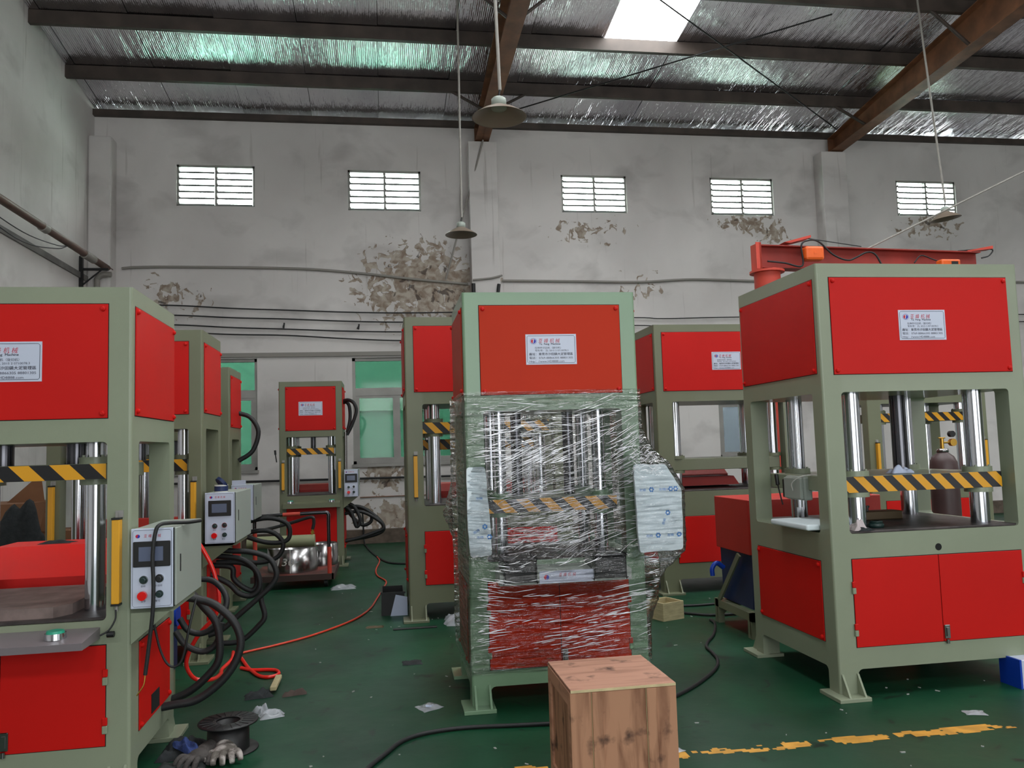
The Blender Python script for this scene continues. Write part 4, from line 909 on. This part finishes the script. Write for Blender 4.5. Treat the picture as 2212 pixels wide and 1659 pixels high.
t = thing('wooden_crate', 'small pale open crate on the floor behind the wrapped press', 'crate', (2.31, 6.70, 0), .35)
for nm, b_ in (('board', (0, .20, 0, .012, 0, .15)), ('board', (0, .20, .22, .232, 0, .15)), ('board', (-.012, 0, 0, .232, 0, .15)), ('board', (.20, .212, 0, .232, 0, .15)), ('base_board', (0, .2, .012, .22, .005, .017))):
    part(nm, MB().rbox(*b_, .001, 1), m_woodpale, t)

# ------------------------------------------------------------------ trolley with steel bands
t = thing('trolley', 'low red trolley with tube handle, loaded with steel bands', 'trolley', (-1.0, 9.9, 0))
part('deck', MB().rbox(-.48, .42, -.42, .55, .115, .15, .004, 1), mat('worn_red_deck', (130, 52, 38), .6, col2=(60, 40, 34), vscale=5), t)
part('deck_rim', MB().box(-.48, .42, -.43, -.40, .09, .155).box(.40, .43, -.43, .55, .09, .155), mat('dirty_brown_steel', (60, 40, 34), .6, var=.3), t)
part('handle', MB().tube([(-.43, -.4, .12), (-.435, -.4, .6), (-.43, -.4, .795), (-.36, -.4, .82), (0, -.4, .828), (.30, -.4, .835), (.365, -.4, .82), (.37, -.4, .7), (.375, -.4, .12)], .02, 10, 4), m_ram, t)
for p0, p1, r_ in (((-.13, -.4, .827), (.06, -.4, .83), .022), ((-.434, -.4, .66), (-.432, -.4, .30), .024), ((.374, -.4, .45), (.376, -.4, .14), .024)): part('handle_sleeve', MB().cyl(p0, p1, r_, 10), m_mast, t, 'worn red painted tube section')
for a in (-.40, .33):
    for b_ in (-.32, .45): part('caster', MB().cyl((a - .02, b_, .05), (a + .02, b_, .05), .05, 16).box(a - .03, a + .03, b_ - .03, b_ + .03, .08, .116), m_rubber, t)
def band(cx, cy, r, z0, z1):
    return MB().lathe([(r, z0), (r, z1), (r - .008, z1), (r - .008, z0), (r, z0)], (cx, cy, 0), 48)
b1 = solo('steel_band', band(-1.07, 9.93, .285, .152, .42), m_steel2, 'large polished steel band with chalk figures on the red trolley', 'steel band', 'steel bands')
o = part('chalk_lettering', me_c130, m_cream, b1); o.location = (-1.22, 9.672, .24); o.rotation_euler = (0, 0, -.25)
part('rivet_seam', MB().box(-1.075, -1.065, 9.642, 9.646, .155, .418), m_cream, b1)
solo('steel_band', band(-.745, 10.32, .17, .152, .41), m_steel2, 'smaller steel band at the right rear of the red trolley', 'steel band', 'steel bands')
t = thing('cylinder_tube', 'pale green tube with brass fitting lying across the steel bands', 'tube', (-1.15, 9.85, .492))
part('barrel', MB().cyl((-.42, 0, 0), (.34, 0, 0), .07, 28), m_pale, t)
part('fitting', MB().cyl((.31, 0, .06), (.315, 0, .13), .014, 10).cyl((.30, 0, .085), (.33, 0, .10), .018, 8), m_brass, t)
part('hose', MB().tube([(.315, 0, .13), (.33, 0, .21), (.30, 0, .27), (.1, .02, .22), (-.15, .02, .16), (-.40, .02, .12), (-.5, .1, .1)], .019, 8), m_rubber, t)

# ------------------------------------------------------------------ floor clutter
t = thing('cable_spool', 'empty black plastic spool lying flat by the nearest left press', 'spool', (-.815, 4.49, 0))
part('flange', MB().lathe([(.06, .146), (.148, .146), (.15, .142), (.148, .138), (.06, .138), (.06, .146)], n=40), m_black, t)
part('flange', MB().lathe([(.06, .008), (.148, .008), (.15, .004), (.148, 0), (.06, 0), (.06, .008)], n=40), m_black, t)
part('hub', MB().lathe([(.105, .008), (.102, .138), (.06, .138), (.058, .005), (.105, .008)], n=36), m_black, t)
rb = MB()
for i in range(20):
    a = i * PI / 10; rb.cyl((.075 * math.cos(a), .075 * math.sin(a), .147), (.14 * math.cos(a), .14 * math.sin(a), .147), .0022, 4)
part('flange_ribs', rb, m_black, t, kind='stuff')
def glove(name, label, x, y, z, rot, s=1., col=m_glove, flip=1):
    mb = MB(); c, s_ = math.cos(rot), math.sin(rot)
    def P(a, b_, h): a *= flip; return (x + s * (a * c - b_ * s_), y + s * (a * s_ + b_ * c), z + s * h)
    mb.ball(P(0, 0, .030), .046 * s, .052 * s, .028 * s, 14, 8, rot)
    mb.tube([P(0, .02, .03), P(.0, .07, .032), P(0, .105, .026)], .036 * s, 14, 4, lambda t: 1 + .12 * t)
    for i, (a, l, cu) in enumerate(((-.036, .060, .6), (-.013, .074, .9), (.012, .070, .8), (.034, .054, .5))):
        mb.tube([P(a * .8, -.03, .030), P(a * 1.15, -.03 - l * .45, .040), P(a * 1.35, -.03 - l * .8, .030), P(a * 1.4, -.03 - l, .014)], .0135 * s, 10, 4, lambda t: 1 - .25 * t * t)
    mb.tube([P(-.036, .012, .026), P(-.062, -.008, .028), P(-.075, -.035, .018)], .015 * s, 10, 4, lambda t: 1 - .25 * t)
    o = part(name, mb, col); r = o.modifiers.new('r', 'REMESH'); r.mode = 'VOXEL'; r.voxel_size = .0045; r.use_smooth_shade = True
    return tag(o, label, 'glove', 'work gloves by the spool')
glove('work_glove', 'grey work glove with pale cuff, fingers towards the camera, right of the pile', -.805, 4.36, .0, .25, 1.3)
glove('work_glove', 'darker crumpled work glove left of the pale-cuffed one', -.925, 4.33, .0, -.5, 1.2, mat('sooty_glove', (70, 66, 64), .9, var=.3, vscale=18, bump=.5, bscale=150), -1)
solo('cloth_pile', crumple(-1.03, 4.50, 0, .12, .12, .08, 21, 34), m_darkcloth, 'dark crumpled cloth heap at the foot of the nearest left press', 'cloth')
solo('blue_cloth', crumple(-1.0, 4.42, .045, .04, .12, .05, 33, 30, .6), m_bluecloth, 'blue cloth strip on the dark heap beside the gloves', 'cloth')
solo('cloth_pile', crumple(-1.0, 4.27, 0, .12, .07, .05, 5, 22), mat('green_black_cloth', (38, 44, 42), .9, var=.2, vscale=20), 'flat greenish black cloth in front of the gloves', 'cloth')
def bag(label, x, y, sx, sy, seed, rot, h=.02):
    return solo('plastic_bag', crumple(x, y, .002, sx, sy, h, seed, 16, rot), m_bag, label, 'plastic bag', 'clear plastic bags on the floor')
bb = bag('small clear bag with paper inside, alone on the floor left of the wrapped press', .235, 4.91, .065, .062, 2, .5)
part('paper_slip', MB().box(.215, .262, 4.885, 4.92, .012, .014), m_paper, bb)
bag('small clear bag just right of the black spool', -.665, 4.98, .07, .05, 6, .2, .035)
bag('pointed clear bag scrap behind the black spool', -.735, 5.07, .035, .05, 8, .9, .05)
bag('clear bag scrap by the trolley wheel', -.47, 9.35, .13, .09, 10, .1, .05)
bag('clear bag scrap by the wooden crate right side', 1.37, 3.93, .045, .035, 14, .3)
bag('pale bag scrap near the worn yellow line, far right', 3.11, 4.06, .055, .04, 16, -.3, .012)
bag('clear film heap under the press behind the wrapped one', .66, 7.2, .16, .14, 18, 0, .12)
solo('wood_stick', MB().rbox(-.735, -.695, 5.43, 5.72, .02, .045, .004, 1), m_woodpale, 'short pale wooden stick on the floor behind the clear bags', 'stick')
solo('dark_scrap', crumple(-.80, 5.40, 0, .085, .05, .055, 41, 16, .2), m_darkcloth, 'dark leathery scrap under the end of the wooden stick', 'scrap')
solo('dark_scrap', crumple(-.575, 5.38, 0, .075, .025, .04, 44, 14, .25), mat('brown_scrap', (74, 60, 54), .8), 'long brown scrap right of the wooden stick', 'scrap')
solo('dark_scrap', crumple(.17, 5.95, 0, .07, .06, .02, 47, 14), m_darkcloth, 'torn dark scrap on the floor left of the wrapped press', 'scrap')
solo('dark_scrap', crumple(-.10, 7.22, 0, .08, .04, .02, 49, 14), m_brownmetal, 'brown leafy scrap in front of the black bin', 'scrap')
solo('steel_strip', MB().rbox(.05, .42, 7.04, 7.08, 0, .012, .002, 1), m_black, 'dark flat bar before the foot of the press left of the wrapped one', 'bar')
t = thing('black_bin', 'open black plastic bin beside the press behind the wrapped one', 'bin', (-.045, 7.68, 0))
part('shell', MB().box(0, .21, 0, .012, 0, .21).box(0, .21, .36, .372, 0, .21).box(0, .012, .012, .36, 0, .21).box(.198, .21, .012, .36, 0, .21).box(.012, .198, .012, .36, 0, .012), m_black, t)
part('rim', MB().box(-.008, .218, -.008, .0, .195, .212).box(-.008, 0, 0, .38, .195, .212), m_black, t)
solo('paper_sheet', MB().prism([(.035, 0), (.19, 0), (.19, .165), (.085, .19)], 1, 7.655, 7.658), m_paper, 'pale blue paper leaning on the black bin', 'paper')
t = thing('carton', 'white carton with dark blue edges on the floor at the right edge', 'box', (3.655, 4.36, 0), .0)
part('body', MB().rbox(0, .125, 0, .16, 0, .165, .004, 1), m_plate, t); part('blue_edge', MB().box(-.003, .010, -.003, .163, 0, .167), m_bluebright, t)
# specks of debris
dm = MB(); rr = random.Random(5)
for i in range(150):
    x_, y_ = rr.uniform(-.6, 3.6), rr.uniform(3.2, 9.5); s_ = rr.uniform(.002, .006); h_ = .002 + rr.random() * .004; a = rr.random() * PI; l = 1 + rr.random() * 2
    q = [(x_ + s_ * (cx * l * math.cos(a) - cy_ * math.sin(a)), y_ + s_ * (cx * l * math.sin(a) + cy_ * math.cos(a)), 0) for cx, cy_ in ((-1, -.7), (1, -1), (.8, .9), (-.7, 1))]
    dm.add(q + [(p[0], p[1], h_) for p in q], [(4, 5, 6, 7), (0, 1, 5, 4), (1, 2, 6, 5), (2, 3, 7, 6), (3, 0, 4, 7)])
o = solo('debris', dm, mat('grey_specks', (150, 152, 148), .9), 'pale specks of plaster and paper strewn over the green floor', 'debris'); o['kind'] = 'stuff'
# worn yellow line, paint 1 mm thick
fl_ = bpy.data.objects['floor']; yl = MB(); rr = random.Random(2); st = .014
for i in range(int((3.16 - .3) / st)):
    for j in range(7):
        x_ = .3 + i * st; y_ = 3.885 - .012 * x_ - .045 + j * st
        n1 = noise.noise(Vector((x_ * 5, y_ * 12, 1))) + .6 * noise.noise(Vector((x_ * 22, y_ * 25, 4)))
        edge = (abs(j - 3) / 3.5) ** 4
        if n1 + .22 - edge * .8 > 0: yl.add([(x_, y_, .001), (x_ + st, y_, .001), (x_ + st, y_ + st, .001), (x_, y_ + st, .001)], [(0, 1, 2, 3)])
part('yellow_line', yl, m_yline, fl_, 'flaking yellow floor line', 'stuff')

# ------------------------------------------------------------------ cables and hoses on the floor
def cable(name, pts, r, m_, label, cat='cable', n=8): return solo(name, MB().tube(pts, r, n), m_, label, cat)
cable('power_cable', [(-.16, 3.85, .012), (-.1, 4.037, .012), (-.024, 4.192, .012), (.07, 4.364, .012), (.194, 4.45, .012), (.392, 4.482, .012), (.64, 4.456, .012), (.858, 4.43, .012), (1.15, 4.40, .012), (1.36, 4.47, .012), (1.52, 4.62, .012), (1.674, 4.719, .012), (1.902, 4.93, .012), (2.121, 5.196, .012), (2.227, 5.407, .012), (2.27, 5.6, .012), (2.29, 5.75, .012), (2.36, 5.9, .012), (2.50, 6.12, .012), (2.65, 6.45, .012), (2.68, 6.62, .012)], .011, m_rubber, 'long black cable looping from the foreground past the wooden crate to the right')
cable('power_cable', [(2.30, 7.02, .012), (2.5, 6.99, .012), (2.72, 6.80, .012), (2.95, 6.76, .012), (3.3, 6.80, .012)], .011, m_rubber, 'black cable running from the small pale crate under the hydraulic unit')
cable('power_cable', [(2.55, 7.28, .012), (2.641, 7.24, .012), (2.85, 7.22, .012), (3.1, 7.25, .012)], .011, m_rubber, 'black cable behind the small pale crate')
cable('air_hose', [(-1.12, 6.5, .01), (-1.068, 6.582, .01), (-.851, 6.76, .01), (-.59, 7.043, .01), (-.307, 7.517, .01), (-.16, 8.0, .01), (-.09, 8.6, .01), (-.031, 9.166, .01), (.0, 9.632, .01), (-.10, 10.1, .01), (-.124, 10.622, .01), (-.082, 11.4, .01), (-.12, 11.9, .01)], .009, mat('orange_air_hose', (205, 62, 40), .4), 'thin orange-red air hose curving over the floor to the black bin', 'hose')
cable('wall_lead', [(-.12, 11.9, .012), (-.225, 12.6, .012), (-.30, 13.3, .012), (-.34, 13.68, .05), (-.36, 13.7, .5)], .014, m_rubber, 'black lead running up the wall beside the small press')
cable('wall_lead', [(-.10, 11.8, .01), (.05, 11.2, .01), (.3, 11.0, .01), (.7, 11.0, .01)], .014, m_rubber, 'black lead on the floor towards the press behind the wrapped one')
cable('air_hose', [(-1.16, 5.4, .97), (-1.132, 5.4, .929), (-1.069, 5.4, .797), (-1.033, 5.4, .624), (-1.056, 5.4, .512), (-1.152, 5.4, .405), (-1.212, 5.4, .297), (-1.226, 5.4, .214), (-1.18, 5.42, .132), (-1.098, 5.5, .10), (-1.12, 5.9, .03), (-1.148, 6.1, .012), (-1.131, 6.362, .012), (-1.16, 6.6, .012)], .013, m_hosered, 'glossy red air hose drooping between the first two left presses', 'hose')
cable('air_hose', [(-1.10, 6.42, .012), (-1.08, 6.40, .012), (-1.055, 6.34, .02), (-.98, 6.12, .012), (-.926, 5.985, .012), (-.86, 5.85, .012), (-.79, 5.80, .012), (-.735, 5.86, .012), (-.76, 5.96, .012), (-.83, 6.0, .012), (-.93, 6.02, .012), (-1.02, 6.1, .012)], .012, m_hosered, 'red air hose ending in a loop on the floor by the left row', 'hose')
cable('machine_cable', [(-.90, 4.25, 1.188), (-.93, 4.12, 1.192), (-.985, 4.02, 1.20), (-1.012, 3.945, 1.198), (-1.027, 3.93, 1.165), (-1.037, 3.925, 1.062), (-1.033, 3.925, .937), (-1.036, 3.925, .814), (-1.052, 3.93, .672), (-1.068, 3.93, .54)], .0088, m_rubber, 'dark cable draped over the nearest left control box and hanging down its face')
cable('frayed_wires', [(-1.068, 3.93, .54), (-1.072, 3.925, .50), (-1.09, 3.92, .47), (-1.10, 3.92, .455)], .003, m_brass, 'frayed copper end of the cable hanging from the left control box', 'wire', 6)
cable('machine_cable', [(-1.12, 4.2, .76), (-1.104, 4.2, .716), (-1.076, 4.2, .595), (-1.044, 4.2, .523), (-1.006, 4.2, .503), (-.971, 4.2, .544), (-.939, 4.2, .695), (-.92, 4.25, .81)], .006, m_rubber, 'thin black cable looping under the nearest left control box')
cable('sensor_cable', [(-1.207, 3.975, .825), (-1.205, 3.96, .784), (-1.228, 3.95, .742), (-1.262, 3.94, .722)], .004, m_rubber, 'thin cable from the amber light curtain of the nearest left press')
part('cable_gland', MB().cyl((1.00, -.05, .722), (1.03, -.05, .722), .014, 8), m_black, pL)
t = thing('tape_roll', 'blue and white tape roll on the second left control box', 'tape roll', (-1.21, 6.42, 1.234))
part('roll', MB().cyl((0, 0, 0), (0, 0, .055), .048, 24), m_cream, t); part('roll_side', MB().cyl((0, 0, .008), (0, 0, .045), .0495, 24), m_blue, t); part('cap', MB().cyl((-.005, 0, .06), (.01, .01, .075), .052, 24), m_blue, t)
solo('printed_card', MB().box(-1.475, -1.345, 8.36, 8.37, 1.217, 1.262), m_plate, 'white printed card standing on the third left control box', 'card')
# cardboard behind the left press
for (x0, x1, y0, y1, z1, lab) in ((-4.0, -3.25, 8.2, 8.9, 1.12, 'tall brown cardboard carton against the left wall, behind the left presses'), (-3.2, -2.75, 8.3, 8.7, .85, 'lower brown carton right of the tall one by the left wall')):
    t = thing('cardboard_box', lab, 'box', (x0, y0, 0)); a, b_ = x1 - x0, y1 - y0
    part('carton', MB().box(0, a, 0, b_, 0, z1), m_card, t)
    part('flap', MB().prism([(0, z1), (a * .4, z1), (a * .5, z1 + .24), (a * .1, z1 + .18)], 1, -.004, .0), m_card, t)
    part('flap', MB().prism([(a * .55, z1), (a, z1), (a * .95, z1 + .27)], 1, b_ * .5, b_ * .5 + .004), m_card, t)
solo('cloth_pile', crumple(-3.05, 7.55, 0, .38, .3, 1.1, 61, 34), m_darkcloth, 'dark bundle heaped behind the nearest left press', 'cloth')

# ------------------------------------------------------------------ pendant lamps
def lamp(label, x, y, z, r, top, lean=(0, 0), tilt=0):
    t = thing('pendant_lamp', label, 'lamp', (x, y, z), 0, 'enamel pendant lamps')
    sh = part('shade', MB().lathe([(r * .26, .095), (r * .34, .085), (r * .7, .045), (r, .0), (r + .004, -.004), (r - .004, -.002), (r * .7, .038), (r * .34, .076), (.0, .076)], n=36), m_lamp, t); sh.rotation_euler = (0, tilt, 0)
    part('lamp_housing', MB().lathe([(0, .165), (r * .2, .165), (r * .28, .15), (r * .28, .095), (r * .2, .088)], n=12), m_boxgrey, t)
    part('glass_disc', MB().lathe([(0, .058), (r * .28, .066), (r * .3, .074)], n=24), m_boxgrey, t)
    part('stem', MB().cyl((0, 0, .16), (.012, 0, .24), .008, 8), m_black, t)
    part('rod', MB().cyl((0.012, 0, .23), (lean[0], lean[1], top - z), .014, 8), m_pvc, t)
    return t
lamp('small enamel pendant lamp hanging lowest, in front of the middle pilaster', 1.052, 10.4, 4.29, .205, zr(10.4) - .01, (.03, 0))
lamp('large-looking enamel pendant lamp under the middle rafter, nearest of all', 1.001, 6.5, 4.245, .225, zr(6.5) - .01, (-.03, .2))
lamp('enamel pendant lamp on the right, in front of the rightmost louvre window', 7.689, 9.9, 4.45, .195, zr(9.9) - .01, (-.2, 0), -.12)
cable('guy_rod', [(1.79, 13.54, 6.80), (1.45, 13.70, 5.6), (1.11, 13.80, 4.42)], .016, m_pvc, 'thin slanting conduit from the middle pilaster top down the wall', 'conduit')
cable('guy_rod', [(6.05, 9.25, 3.85), (8.4, 9.2, 4.92), (9.6, 9.2, 5.45)], .012, m_pvc, 'slanting pale rod rising from the jib crane to the right edge', 'rod')
# ------------------------------------------------------------------ services on the walls
cable('wall_conduit', [(-4.15, 13.86, 4.60), (-3.9, 13.86, 4.62), (-3.2, 13.87, 4.63), (-1.4, 13.87, 4.61), (-.3, 13.87, 4.53), (.6, 13.87, 4.43), (1.5, 13.87, 4.35)], .022, m_pvc, 'grey conduit sagging along the back wall left of the middle pilaster', 'conduit')
cable('wall_conduit', [(1.55, 13.57, 4.36), (1.85, 13.57, 4.39), (2.06, 13.57, 4.44)], .017, m_pvc, 'short grey conduit crossing the middle pilaster', 'conduit')
cable('wall_conduit', [(2.1, 13.87, 4.41), (3.5, 13.87, 4.40), (4.6, 13.87, 4.39), (5.6, 13.87, 4.44), (6.9, 13.87, 4.41), (9, 13.87, 4.4), (14, 13.87, 4.4)], .022, m_pvc, 'grey conduit along the back wall right of the middle pilaster', 'conduit')
for i, (z0, z1, z2) in enumerate(((3.984, 3.90, 3.845), (3.823, 3.75, 3.686), (3.664, 3.58, 3.519), (3.54, 3.475, 3.369))):
    nm = ('topmost', 'second from the top', 'third from the top', 'lowest')[i]
    solo('wall_wire', MB().tube([(-4.3, 13.84, z0 + .02), (-3.3, 13.84, z0), (-2.4, 13.84, (z0 + z1) / 2 - .01), (-1.55, 13.84, z1), (-.6, 13.84, (z1 + z2) / 2 - .01), (.36, 13.84, z2), (1.53, 13.84, z2 + .01)], .011, 6), m_rubber, nm + ' of four black wires along the back wall, left part', 'wire', 'black wires on the back wall')
for i, z0 in enumerate((3.74, 3.6)):
    solo('wall_wire', MB().tube([(2.1, 13.84, z0), (4.45, 13.84, z0), (5.0, 13.84, z0 - .02), (6.4, 13.84, z0), (9, 13.84, z0 + .01), (12.5, 13.84, z0 + .02), (18.9, 13.84, z0)], .009, 6), m_rubber, ('upper', 'lower')[i] + ' of the two black wires on the right part of the back wall', 'wire', 'black wires on the back wall')
for i, (x_, z_) in enumerate(((-1.62, 3.62), (-.40, 3.59))):
    solo('wall_hook', MB().cyl((x_, 13.9, z_), (x_ + .02, 13.80, z_ + .02), .012, 6).cyl((x_ + .02, 13.80, z_ - .03), (x_ + .03, 13.80, z_ + .06), .014, 6), m_black, ('left', 'right')[i] + ' of the two black wire hooks on the back wall', 'hook', 'wire hooks')
solo('wall_pipe', MB().cyl((-3.9, 13.85, 1.09), (1.45, 13.85, 1.05), .018, 8), m_black, 'straight black pipe low on the back wall between the green windows', 'pipe')
solo('wall_pipe', MB().cyl((-.4, 13.88, .75), (1.45, 13.88, .75), .008, 6), m_rust, 'thin rusty rod low on the back wall behind the black hoses', 'pipe')
t = thing('wall_pipe', 'thick brown pipe running along the left wall towards the corner', 'pipe', (-4.3, 5.5, 4.52))
part('pipe_run', MB().cyl((0, 0, -.01), (0, 8.25, .03), .052, 16), m_brownpipe, t)
part('coupling', MB().cyl((0, 7.1, .015), (0, 7.5, .02), .062, 16).cyl((0, 5.6, .01), (0, 5.75, .01), .06, 16), m_pvc, t)
t = thing('pipe_bracket', 'black angle bracket carrying the brown pipe in the left corner', 'bracket', (-4.6, 13.3, 4.2))
part('upright', MB().box(0, .05, -.03, .03, -.05, .46), m_black, t); part('arm', MB().box(.05, .42, -.02, .02, .24, .275), m_black, t); part('strut', MB().cyl((.03, 0, 0), (.32, 0, .25), .012, 6), m_black, t)
solo('elbow_pipe', MB().tube([(-4.20, 13.5, 4.42), (-4.32, 13.5, 4.42), (-4.40, 13.5, 4.36), (-4.41, 13.5, 4.25), (-4.41, 13.5, 3.6), (-4.41, 13.5, 2.0), (-4.41, 13.5, .22)], .045, 12), m_pvc, 'grey bent pipe going down the corner pilaster', 'pipe')
for i, dz in enumerate((-.12, -.24)):
    cable('slack_wire', [(-4.3, 8.0, 4.5 + dz * .2), (-4.32, 9.4, 4.46 + dz * .8), (-4.32, 10.6, 4.44 + dz), (-4.31, 11.6, 4.46 + dz * .4), (-4.3, 12.0, 4.50)], .007, m_rubber, ('upper', 'lower')[i] + ' of two thin wires sagging under the brown pipe on the left wall', 'wire')
solo('insulator', MB().cyl((1.56, 13.58, 4.15), (1.56, 13.58, 4.30), .035, 10), m_black, 'black insulator on the left edge of the middle pilaster', 'insulator')
solo('insulator', MB().cyl((1.98, 13.58, 4.15), (2.0, 13.58, 4.29), .03, 10), m_black, 'black insulator on the right edge of the middle pilaster', 'insulator')
